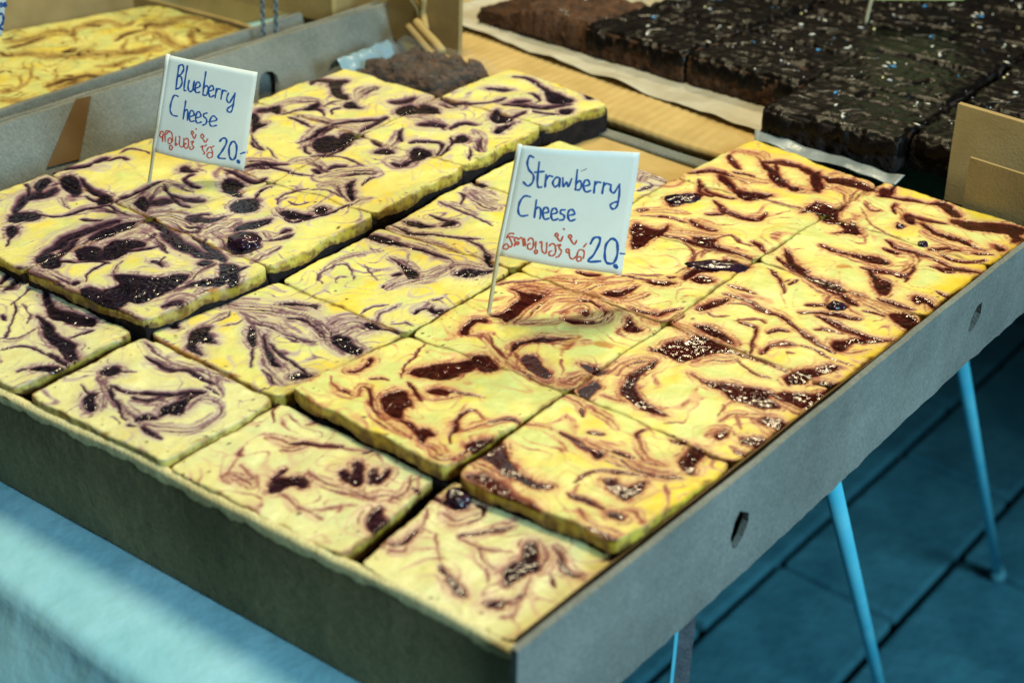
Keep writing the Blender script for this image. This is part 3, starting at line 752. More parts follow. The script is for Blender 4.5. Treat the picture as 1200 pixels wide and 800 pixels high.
'S2': """d 1429,1236,10 1477,1251,9 1524,1247,8
P 1459,1473 1463,1494 1496,1476 1522,1498 1529,1459 1490,1453
P 1730,1063 1726,1099 1748,1140 1780,1198 1821,1247 1842,1280 1875,1260 1883,1221 1875,1183 1881,1127 1857,1100 1816,1081 1771,1067
P 1833,1297 1847,1324 1870,1335 1935,1295 1931,1260 1887,1255
l 1737,1023,4 1691,1078,4 1657,1176,5 1637,1257,5
P 1688,1399 1662,1455 1662,1507 1689,1547 1709,1528 1690,1504 1695,1457 1719,1408 1708,1391
m 1722,1394,13 1782,1443,13
m 2257,1289,23 2336,1282,18 2390,1228,15
P 2261,1366 2271,1404 2275,1452 2314,1439 2326,1389 2334,1337 2297,1336
m 2192,1368,27 2211,1414,27 2231,1461,27
P 2178,1502 2210,1521 2253,1526 2266,1551 2270,1501 2226,1488
P 1608,1821 1658,1824 1714,1842 1754,1857 1756,1877 1753,1790 1751,1715 1775,1609 1776,1576 1731,1590 1692,1585 1707,1642 1689,1718 1671,1797
m 1617,1809,35 1661,1865,35 1752,1883,33
m 1810,1586,40 1775,1717,45 1769,1860,58 1814,1915,73 1899,1948,71
m 1912,1758,37 1987,1768,40 2030,1821,36 2038,1880,22 1995,1918,31 1911,1921,37
d 1920,1747,10 1981,1754,11 2028,1801,11
d 1883,1889,9 1929,1918,8 2011,1895,5 2043,1849,4
m 1885,1772,21 1894,1851,26 1943,1874,19 1965,1821,14
P 1939,1834 1956,1857 1981,1816
m 1830,1603,21 1873,1656,21 1918,1728,20
P 1915,1421 1894,1469 1913,1518 1936,1562 1975,1586 2031,1640 1991,1574 1955,1536 1923,1494 1922,1443
m 1933,1388,14 1906,1463,18 1930,1516,23
P 1988,1401 1987,1432 2019,1442 2075,1410 2135,1382 2135,1351 2092,1347 2039,1365
m 1933,1419,22 1998,1377,23 2095,1333,27 2170,1335,30
y 2085,1513,4 2055,1586,5 2057,1671,6
m 2099,1493,6 2171,1396,6
l 1779,1458,5 1847,1414,5 1949,1369,6
m 1764,1445,16 1863,1394,16 1988,1338,17 2090,1329,20 2175,1339,21
P 1846,1315 1875,1340 1957,1297 1934,1247 1900,1250
P 2117,1893 2112,1924 2166,1880 2218,1872 2195,1836 2158,1822
m 2135,1820,9 2152,1783,10 2187,1778,15
P 2174,1507 2208,1504 2225,1533 2246,1535 2264,1488 2215,1494
m 2185,1377,44 2232,1386,43 2235,1465,35
m 1611,1862,28 1683,1883,29 1745,1915,29
l 1546,1788,7 1580,1856,7 1679,1957,7
m 1756,1924,35 1830,1986,34 1879,2085,33 1948,2181,34
m 1670,1969,30 1765,2029,30 1862,2109,30
m 1877,1968,39 1974,1973,39 2079,1987,39 2154,1994,39
m 2177,1960,39 2233,1971,39 2260,2064,33
y 2144,1659,18 2164,1676,17 2198,1671,15""",
'R2': """m 2603,1308,13 2593,1260,10 2627,1209,10 2672,1182,11
P 2779,1219 2777,1280 2773,1329 2801,1326 2828,1310 2824,1268 2835,1228 2852,1180 2815,1187
d 2606,1231,5 2588,1269,5 2599,1305,7
d 2721,1306,8 2742,1336,8
P 2384,1466 2359,1536 2359,1613 2374,1704 2388,1683 2389,1591 2402,1526 2445,1473 2495,1441 2551,1431 2602,1417 2577,1403 2517,1396 2458,1411 2414,1432
m 2353,1383,14 2410,1385,14 2465,1388,14
m 2323,1522,15 2314,1591,18 2335,1672,20
P 2261,1366 2271,1404 2275,1452 2314,1439 2326,1389 2334,1337 2297,1336
P 2178,1502 2210,1521 2253,1526 2266,1551 2270,1501 2226,1488
l 2627,1368,4 2653,1403,4 2666,1414,4
m 2729,1605,10 2738,1556,10
m 2777,1411,25 2789,1447,27 2806,1475,29
P 2800,1417 2807,1462 2827,1439 2819,1406
d 2826,1308,6 2876,1311,6 2925,1326,6 2961,1319,5
m 2871,1396,15 2954,1388,14
P 2872,1463 2904,1476 2919,1449 2897,1443
P 2174,1507 2208,1504 2225,1533 2246,1535 2264,1488 2215,1494
m 2185,1377,44 2232,1386,43 2235,1465,35
m 2177,1960,39 2233,1971,39 2260,2064,33
P 2319,1754 2341,1789 2339,1853 2348,1886 2372,1897 2446,1779 2398,1771
m 2286,1522,26 2293,1621,30 2328,1682,35 2368,1714,37
P 2319,1754 2349,1812 2347,1877 2387,1910 2401,1972 2469,1961 2545,1957 2577,1952 2538,1919 2498,1886 2478,1822 2452,1768 2405,1761 2370,1780
m 2271,1985,45 2357,1970,46 2452,1963,49 2542,1988,51
m 2478,1774,32 2518,1854,35 2586,1911,37
d 2567,1943,7 2626,1943,7 2709,1948,7 2802,1931,6
d 2629,1962,6 2584,2056,6 2542,2157,6 2501,2175,11 2463,2162,12
P 2806,1897 2815,1958 2842,2027 2885,2078 2930,2091 2898,2026 2876,1962 2868,1910 2840,1872
P 2897,1934 2917,1973 2964,1989 2993,1983 2995,1925 2940,1955
P 2836,1766 2848,1819 2879,1837 2918,1854 2939,1879 2961,1927 2987,1941 2992,1879 2992,1800 2955,1770 2905,1764 2869,1756
m 2842,1756,22 2891,1739,25 2953,1747,27 2986,1774,26
P 2525,1711 2586,1693 2630,1714 2678,1753 2732,1768 2786,1783 2836,1780 2823,1740 2878,1714 2868,1684 2823,1668 2779,1661 2735,1653 2678,1680 2612,1684
m 2684,1670,20 2730,1663,12 2729,1605,15
m 2761,1505,18 2785,1567,20 2840,1612,21 2895,1658,21
P 2868,1593 2882,1633 2927,1649 2977,1615 2974,1586 2931,1591 2894,1588
P 2880,1449 2897,1489 2949,1512 2977,1509 2969,1476 2952,1437 2915,1445
m 2851,1593,21 2924,1558,23 2980,1551,25
m 2794,1575,8 2842,1504,8
P 2800,1417 2802,1458 2816,1457 2828,1413
m 2777,1411,22 2798,1454,22
d 2886,1383,6 2932,1382,6 2976,1393,6
d 2826,1308,6 2894,1313,6 2957,1315,6
d 2690,1300,8 2734,1316,8 2745,1332,8
l 2740,1530,3 2730,1592,3
d 2602,1908,4 2668,1868,4 2721,1850,5 2771,1860,6""",
'S3': """m 1810,1586,40 1775,1717,45 1769,1860,58 1814,1915,73 1899,1948,71
l 1546,1788,7 1580,1856,7 1679,1957,7
m 1756,1924,35 1830,1986,34 1879,2085,33 1948,2181,34
m 1670,1969,30 1765,2029,30 1862,2109,30
d 1726,2106,11 1777,2108,12 1825,2138,12
P 1929,2001 1949,2056 1979,2110 1994,2151 1994,2064 1978,2014
m 1978,2014,35 2039,2046,33 2068,2126,29
d 1868,2174,8 1972,2221,8 2043,2240,7
P 2000,2204 2039,2247 2062,2275 2100,2268 2070,2224
m 1877,1968,39 1974,1973,39 2079,1987,39 2154,1994,39
d 2079,1987,11 2182,2000,11 2206,2037,10 2243,2104,10
m 2177,1960,39 2233,1971,39 2260,2064,33
l 1898,2218,8 1973,2271,8 2012,2314,8
P 2086,2395 2089,2458 2119,2546 2153,2615 2216,2606 2260,2601 2256,2536 2208,2507 2161,2448 2126,2398 2117,2331 2098,2335
P 2134,2345 2145,2394 2185,2408 2210,2379 2181,2335
d 1905,2646,14 1989,2650,15 2074,2678,15 2137,2687,14 2226,2676,13
P 1939,2674 1994,2698 2086,2687 2063,2668 2000,2659
d 2037,2314,9 2073,2324,9
l 1923,2617,5 2015,2564,4 2055,2472,4 2048,2363,5
l 2049,2550,4 2041,2607,6 2091,2649,7 2153,2658,6
P 1651,2638 1702,2657 1768,2667 1784,2726 1808,2632 1799,2536 1786,2437
m 1739,2642,35 1824,2691,35 1926,2753,35 2025,2791,35
P 1930,2689 1976,2728 2019,2742 2034,2688 2094,2673 2023,2678
d 1796,2622,13 1905,2646,13 2040,2649,13 2094,2673,13 2206,2681,12
m 2041,2481,19 2035,2602,26 2094,2673,34 2198,2695,30 2245,2671,22
l 1914,2631,5 2010,2560,4 2050,2467,4 2050,2386,5""",
'R3': """d 2079,1987,11 2182,2000,11 2206,2037,10 2243,2104,10
m 2177,1960,39 2233,1971,39 2260,2064,33
P 2086,2395 2089,2458 2119,2546 2153,2615 2216,2606 2260,2601 2256,2536 2208,2507 2161,2448 2126,2398 2117,2331 2098,2335
d 2302,2760,13 2406,2702,14 2516,2672,15 2630,2630,15 2693,2625,17
m 2439,2669,26 2530,2645,25 2626,2608,26 2699,2612,29
P 2512,2679 2567,2695 2631,2689 2673,2666 2640,2639 2582,2649
d 2329,2637,9 2394,2591,8 2440,2550,7 2486,2473,6
d 2476,2541,5 2476,2629,5
l 2451,2559,4 2458,2604,4
d 2271,2400,8 2333,2403,8 2403,2404,8
m 2298,2326,27 2405,2331,26 2503,2320,25 2589,2301,21 2676,2250,20 2769,2209,21 2833,2195,23
d 2293,2322,11 2402,2337,11 2521,2316,9 2613,2285,8 2698,2235,8 2801,2202,9 2870,2177,8
l 2355,2270,6 2420,2306,6 2493,2312,5 2579,2293,5
P 2288,2133 2294,2201 2317,2267 2341,2306 2341,2240 2326,2173 2306,2129
l 2330,2140,5 2376,2142,6 2405,2184,5
P 2319,1754 2349,1812 2347,1877 2387,1910 2401,1972 2469,1961 2545,1957 2577,1952 2538,1919 2498,1886 2478,1822 2452,1768 2405,1761 2370,1780
m 2271,1985,45 2357,1970,46 2452,1963,49 2542,1988,51
P 2349,2032 2397,2055 2453,2049 2535,1999 2487,1992 2432,1997 2381,2006
d 2567,1943,7 2626,1943,7 2709,1948,7 2802,1931,6
d 2629,1962,6 2584,2056,6 2542,2157,6 2501,2175,11 2463,2162,12
l 2441,2161,6 2476,2207,7 2517,2241,7 2547,2214,4
d 2597,2151,8 2614,2200,10 2651,2213,11
d 2654,1982,6 2648,2059,7 2678,2109,10 2718,2142,10
d 2731,2144,7 2793,2162,6 2862,2138,6 2958,2138,6
m 2646,2009,15 2661,2087,18 2721,2136,20
l 2716,2066,6 2748,2085,6
d 2599,2454,9 2641,2489,8 2660,2524,7
P 2674,2489 2682,2533 2711,2557 2741,2535 2735,2494 2706,2479
m 2655,2519,19 2650,2590,28 2689,2603,33 2735,2585,28
P 2670,2626 2716,2607 2763,2572 2739,2561 2695,2590
d 2608,2379,11 2660,2422,11 2708,2444,11 2776,2456,11 2828,2482,11
P 2673,2425 2726,2468 2805,2471 2741,2436
m 2738,2533,16 2794,2507,15 2822,2494,15
d 2676,2391,10 2743,2375,10 2834,2364,10 2919,2366,10
d 2721,2288,8 2762,2322,8 2833,2338,8
P 2826,2223 2819,2266 2844,2287 2868,2324 2916,2372 2873,2286 2879,2217 2859,2200
m 2884,2205,18 2920,2218,16 2953,2294,14
P 2806,1897 2815,1958 2842,2027 2885,2078 2930,2091 2898,2026 2876,1962 2868,1910 2840,1872
P 2897,1934 2917,1973 2964,1989 2993,1983 2995,1925 2940,1955
P 2836,1766 2848,1819 2879,1837 2918,1854 2939,1879 2961,1927 2987,1941 2992,1879 2992,1800 2955,1770 2905,1764 2869,1756
P 2538,2691 2581,2697 2650,2666 2701,2670 2746,2670 2683,2675 2663,2639 2605,2649 2559,2649
m 2714,2643,33 2782,2625,33 2849,2607,32 2915,2589,32
m 2808,2665,27 2902,2650,26
P 2896,2583 2914,2624 2961,2645 2994,2619 3016,2584 3005,2531 2960,2537
d 2803,2550,9 2857,2559,8 2890,2550,7
d 2700,2594,9 2746,2576,9
d 2686,2400,9 2730,2400,9 2812,2381,9 2887,2374,9 2955,2379,9 2995,2412,9
P 2844,2287 2891,2335 2955,2379 2995,2412 2950,2359 2890,2309
l 2752,2313,7 2794,2331,7
m 2041,2481,19 2035,2602,26 2094,2673,34 2198,2695,30 2245,2671,22""",
'S4': """P 2086,2395 2089,2458 2119,2546 2153,2615 2216,2606 2260,2601 2256,2536 2208,2507 2161,2448 2126,2398 2117,2331 2098,2335
d 1905,2646,14 1989,2650,15 2074,2678,15 2137,2687,14 2226,2676,13
P 1939,2674 1994,2698 2086,2687 2063,2668 2000,2659
l 1923,2617,5 2015,2564,4 2055,2472,4 2048,2363,5
l 2049,2550,4 2041,2607,6 2091,2649,7 2153,2658,6
P 2163,3256 2173,3338 2215,3374 2275,3374 2294,3440 2307,3328 2346,3266 2426,3239 2475,3188 2446,3164 2377,3221 2313,3214 2272,3228 2199,3287
P 1638,2940 1625,3004 1646,3060 1685,3118 1719,3108 1727,3064 1705,2996 1706,2935 1681,2902
P 1649,3365 1691,3374 1758,3323 1830,3278 1877,3292 1930,3311 1982,3316 1964,3250 1931,3197 1870,3209 1806,3258 1727,3297
d 1601,3271,7 1671,3171,8 1737,3124,13 1767,3136,18
m 1618,3258,13 1698,3142,15 1760,3117,22
d 1640,3223,10 1729,3168,11 1809,3158,15 1863,3191,16
d 1792,3094,11 1871,3036,13 1942,3023,16 1996,3020,18 2053,3044,15 2046,3134,10
P 1859,3026 1902,3014 1937,3031 1901,3001
m 1987,3036,22 2040,3081,20 2052,3139,16
d 1851,2935,14 1882,2973,14 1906,2993,15
P 2166,3235 2170,3311 2188,3376 2241,3273 2202,3265
l 1975,3247,8 2055,3264,7 2154,3273,7
m 1582,2770,22 1671,2845,23 1787,2893,22
d 1577,2777,11 1613,2820,11
d 1630,2738,9 1723,2792,9 1829,2810,9
m 1816,2846,37 1901,2823,40 1966,2832,44
d 1816,2846,11 1889,2814,13 1970,2824,15
P 1651,2638 1702,2657 1768,2667 1784,2726 1808,2632 1799,2536 1786,2437
m 1739,2642,35 1824,2691,35 1926,2753,35 2025,2791,35
P 1930,2689 1976,2728 2019,2742 2034,2688 2094,2673 2023,2678
d 1796,2622,13 1905,2646,13 2040,2649,13 2094,2673,13 2206,2681,12
m 2041,2481,19 2035,2602,26 2094,2673,34 2198,2695,30 2245,2671,22
l 1914,2631,5 2010,2560,4 2050,2467,4 2050,2386,5
l 2019,2742,7 2048,2810,9 2117,2779,7 2180,2787,8
d 2143,2822,10 2197,2801,9 2252,2761,8
m 1404,3052,48 1396,3152,76 1469,3160,81 1500,3186,82""",
'R4': """P 2298,2843 2337,2832 2400,2758 2476,2719 2443,2692 2385,2726
d 2302,2760,13 2406,2702,14 2516,2672,15 2630,2630,15 2693,2625,17
m 2439,2669,26 2530,2645,25 2626,2608,26 2699,2612,29
P 2512,2679 2567,2695 2631,2689 2673,2666 2640,2639 2582,2649
P 2537,2977 2574,2998 2617,3023 2658,3036 2701,3009 2671,2974 2622,2964 2574,2966
d 2389,2983,11 2476,2970,11 2537,2977,11
m 2396,2968,21 2499,2956,22 2596,2953,21 2694,2941,22 2774,2967,23
d 2626,2905,14 2684,2913,15 2741,2940,15 2803,2971,10 2785,3079,7
m 2774,2967,21 2779,3094,18 2740,3147,32 2694,3129,41
d 2621,3133,13 2660,3134,13 2694,3129,12
P 2655,2909 2710,2874 2752,2849 2792,2843 2806,2796 2809,2741 2770,2746 2726,2807
d 2776,2929,13 2810,2937,8 2824,2889,5
m 2596,3222,29 2671,3197,30 2756,3181,31 2822,3172,32 2898,3172,32
d 2590,3218,10 2654,3183,12 2741,3180,13 2818,3180,13
d 2822,3172,8 2893,3148,9 2967,3148,10 3046,3153,10
P 2871,3109 2928,3136 2990,3167 3040,3168 2991,3127 2923,3111
d 2846,3098,8 2901,3093,8 2957,3099,8
m 2777,3241,33 2822,3279,33 2891,3337,35 2979,3345,34
d 2773,3249,10 2842,3307,10 2894,3329,11
d 2824,3238,8 2881,3211,10 2951,3227,10 3012,3299,9
P 2385,3136 2406,3177 2396,3284 2451,3237 2481,3193 2446,3164
y 2552,2833,13 2574,2852,13 2594,2868,13
P 2538,2691 2581,2697 2650,2666 2701,2670 2746,2670 2683,2675 2663,2639 2605,2649 2559,2649
d 2795,2692,13 2840,2691,13 2900,2686,13 2954,2694,13
m 2808,2665,27 2902,2650,26
P 2896,2583 2914,2624 2961,2645 2994,2619 3016,2584 3005,2531 2960,2537
m 2913,2789,26 2952,2765,21 2992,2706,18
P 2908,2766 2912,2807 2956,2806 3006,2773 3001,2751 2957,2770 2942,2739
d 2959,2884,8 3009,2869,8 3036,2873,9
P 2163,3256 2173,3338 2215,3374 2275,3374 2294,3440 2307,3328 2346,3266 2426,3239 2475,3188 2446,3164 2377,3221 2313,3214 2272,3228 2199,3287
l 2352,3463,4 2461,3338,4 2522,3296,5 2612,3258,6
P 2166,3235 2170,3311 2188,3376 2241,3273 2202,3265
m 2041,2481,19 2035,2602,26 2094,2673,34 2198,2695,30 2245,2671,22
d 2143,2822,10 2197,2801,9 2252,2761,8""",
'S5': """P 2053,3677 2100,3690 2138,3722 2208,3727 2279,3707 2321,3690 2278,3654 2214,3640 2150,3626 2110,3618
d 1926,3709,20 1995,3683,20 2069,3664,21
m 2064,3727,28 2123,3791,30 2199,3800,24 2289,3742,19
d 2034,3608,19 2110,3565,11 2100,3479,18
m 1995,3683,30 2078,3592,36 2128,3581,52
P 2163,3256 2173,3338 2215,3374 2275,3374 2294,3440 2307,3328 2346,3266 2426,3239 2475,3188 2446,3164 2377,3221 2313,3214 2272,3228 2199,3287
m 2169,3589,36 2242,3547,26 2301,3445,21
m 2272,3702,29 2283,3606,28 2302,3495,26
P 1649,3365 1691,3374 1758,3323 1830,3278 1877,3292 1930,3311 1982,3316 1964,3250 1931,3197 1870,3209 1806,3258 1727,3297
d 1536,3284,16 1564,3348,17 1609,3400,19 1664,3405,17 1728,3391,15
m 1627,3402,28 1733,3382,30 1817,3399,33 1890,3433,33
d 1601,3271,7 1671,3171,8 1737,3124,13 1767,3136,18
m 1618,3258,13 1698,3142,15 1760,3117,22
d 1640,3223,10 1729,3168,11 1809,3158,15 1863,3191,16
d 1572,3610,11 1630,3544,13 1706,3495,15
m 1567,3635,25 1582,3677,29 1622,3710,31
m 1628,3716,47 1690,3709,35 1753,3647,25
P 1734,3631 1787,3620 1851,3590 1910,3531 1969,3473 1954,3434 1899,3467 1829,3544
d 1740,3637,22 1792,3680,22 1831,3713,22 1880,3726,21 1939,3720,17 2024,3680,15
m 1962,3468,35 2041,3455,38 2128,3477,40
d 1857,3595,7 1809,3666,7
P 1969,3473 2010,3481 2054,3466 2010,3429
P 2008,3640 2011,3724 2125,3500 2088,3521
P 2166,3235 2170,3311 2188,3376 2241,3273 2202,3265
l 1975,3247,8 2055,3264,7 2154,3273,7
d 1691,3455,11 1750,3451,11 1804,3455,12
m 1404,3052,48 1396,3152,76 1469,3160,81 1500,3186,82""",
'R5': """m 2777,3241,33 2822,3279,33 2891,3337,35 2979,3345,34
d 2773,3249,10 2842,3307,10 2894,3329,11
m 2683,3385,30 2758,3358,31 2825,3347,33 2903,3346,34
P 2627,3477 2685,3456 2761,3427 2821,3433 2888,3421 2978,3387 2912,3398 2835,3399 2775,3394 2713,3410
d 2824,3238,8 2881,3211,10 2951,3227,10 3012,3299,9
d 2938,3333,11 2979,3345,10 3019,3358,10
P 2972,3481 2999,3470 3034,3456 3026,3417 2997,3446
P 2758,3587 2801,3599 2874,3614 2952,3655 3012,3660 3055,3605 3038,3547 3001,3605 2935,3618 2861,3568 2809,3559
P 2385,3136 2406,3177 2396,3284 2451,3237 2481,3193 2446,3164
P 2053,3677 2100,3690 2138,3722 2208,3727 2279,3707 2321,3690 2278,3654 2214,3640 2150,3626 2110,3618
m 2064,3727,28 2123,3791,30 2199,3800,24 2289,3742,19
P 2163,3256 2173,3338 2215,3374 2275,3374 2294,3440 2307,3328 2346,3266 2426,3239 2475,3188 2446,3164 2377,3221 2313,3214 2272,3228 2199,3287
m 2169,3589,36 2242,3547,26 2301,3445,21
m 2272,3702,29 2283,3606,28 2302,3495,26
P 2331,3725 2369,3756 2362,3829 2398,3729 2391,3671 2360,3645
d 2347,3635,14 2411,3663,14 2502,3688,14 2579,3703,14
P 2579,3703 2620,3762 2680,3738 2753,3678 2737,3640 2671,3681 2611,3705
P 2726,3607 2787,3634 2865,3676 2944,3718 3016,3732 3036,3657 2977,3630 2903,3580 2822,3547 2765,3569
d 2505,3494,8 2468,3585,8 2465,3620,9
m 2469,3611,19 2541,3524,19 2603,3457,30 2639,3487,36
d 2574,3468,7 2553,3534,13 2601,3538,16 2675,3517,17 2742,3549,17
P 2570,3477 2565,3544 2615,3467 2601,3444
P 2572,3373 2575,3411 2596,3393 2595,3357
l 2347,3508,7 2417,3468,9 2433,3506,7
m 2344,3531,14 2396,3476,19 2435,3484,27
l 2352,3463,4 2461,3338,4 2522,3296,5 2612,3258,6""",
'S0': """m 1681,221,10 1668,283,9 1625,336,8 1600,366,8
m 1663,316,9 1739,292,8 1797,268,8 1835,241,7
m 1699,248,44 1732,262,36 1787,248,31
P 1824,302 1816,332 1844,366 1869,387 1902,378 1924,349 1894,348 1876,321 1870,281 1856,269
d 1804,321,10 1804,358,9 1794,398,9
m 1789,395,16 1810,338,16
m 1885,282,15 1939,268,15 1991,254,15
l 1567,550,3 1519,594,3 1506,639,4
m 1615,482,22 1661,493,21 1702,501,24 1730,537,24
d 1698,504,9 1728,523,9 1780,552,9 1827,584,9 1853,599,9
m 1698,458,14 1747,473,16 1768,516,16
m 1866,421,17 1931,402,19 1993,417,21 2069,432,21 2136,440,20
m 1661,628,15 1681,657,14 1714,657,12
P 1955,475 1960,498 1990,498 1950,551 1965,564 2020,522 2056,469 2029,458 1988,461
P 2024,550 2030,568 2075,520 2060,520
m 1855,588,11 1913,610,11 1955,631,11
P 2030,543 2037,561 2069,551 2060,592 2084,575 2092,534 2089,513 2067,513
P 2185,357 2172,402 2179,441 2224,400 2265,379 2270,350 2252,325 2219,330 2201,337
m 2084,432,22 2129,447,23 2150,487,23 2202,494,20
m 1968,269,14 2022,268,14 2079,271,14
m 2171,481,25 2188,541,20 2148,627,18
d 1933,613,7 1951,627,7
m 2006,404,16 2090,426,17 2144,447,17
m 2030,297,9 2092,348,9 2127,387,9
d 2071,492,10 2069,526,11 2069,551,11
d 2185,562,8 2265,569,8 2350,570,7""",
'R0': """P 2185,357 2172,402 2179,441 2224,400 2265,379 2270,350 2252,325 2219,330 2201,337
P 2318,590 2312,631 2337,651 2373,634 2383,597 2357,570
m 2350,536,26 2403,524,33 2424,563,32 2433,604,30
d 2395,641,6 2428,634,5 2446,604,4
m 2300,529,8 2328,474,8 2336,425,9
P 2319,305 2334,328 2346,359 2337,416 2340,429 2354,397 2353,344 2338,315
m 2349,288,21 2383,326,19 2369,357,14
m 2395,452,7 2440,393,7 2500,340,8 2552,333,9
P 2566,305 2580,316 2615,305 2645,292 2632,276 2592,286
d 2514,331,6 2567,315,6
m 2458,482,18 2497,525,18 2525,574,18 2564,634,18
d 2460,489,6 2508,544,6 2555,620,6
m 2464,476,18 2526,474,16 2588,431,15 2636,420,17 2669,427,19
m 2530,477,11 2581,488,11 2646,520,11
m 2615,414,7 2662,372,7
P 2668,436 2663,483 2672,521 2646,572 2652,597 2678,588 2713,534 2740,515 2731,478 2722,432 2713,404 2687,412
m 2694,601,21 2729,547,21 2742,497,22
P 2712,295 2723,312 2748,328 2765,337 2752,308 2733,293
m 2772,329,12 2780,382,11 2763,436,10 2739,484,10
m 2780,280,11 2806,301,10 2795,347,8
d 2762,358,4 2778,400,4
m 2713,585,26 2738,534,27 2737,503,31
P 2730,609 2777,576 2823,563 2852,557 2829,548 2782,560
m 2714,617,8 2785,572,8 2881,551,9
d 2777,516,4 2808,492,4 2825,477,4
d 2185,562,8 2265,569,8 2350,570,7""",
}
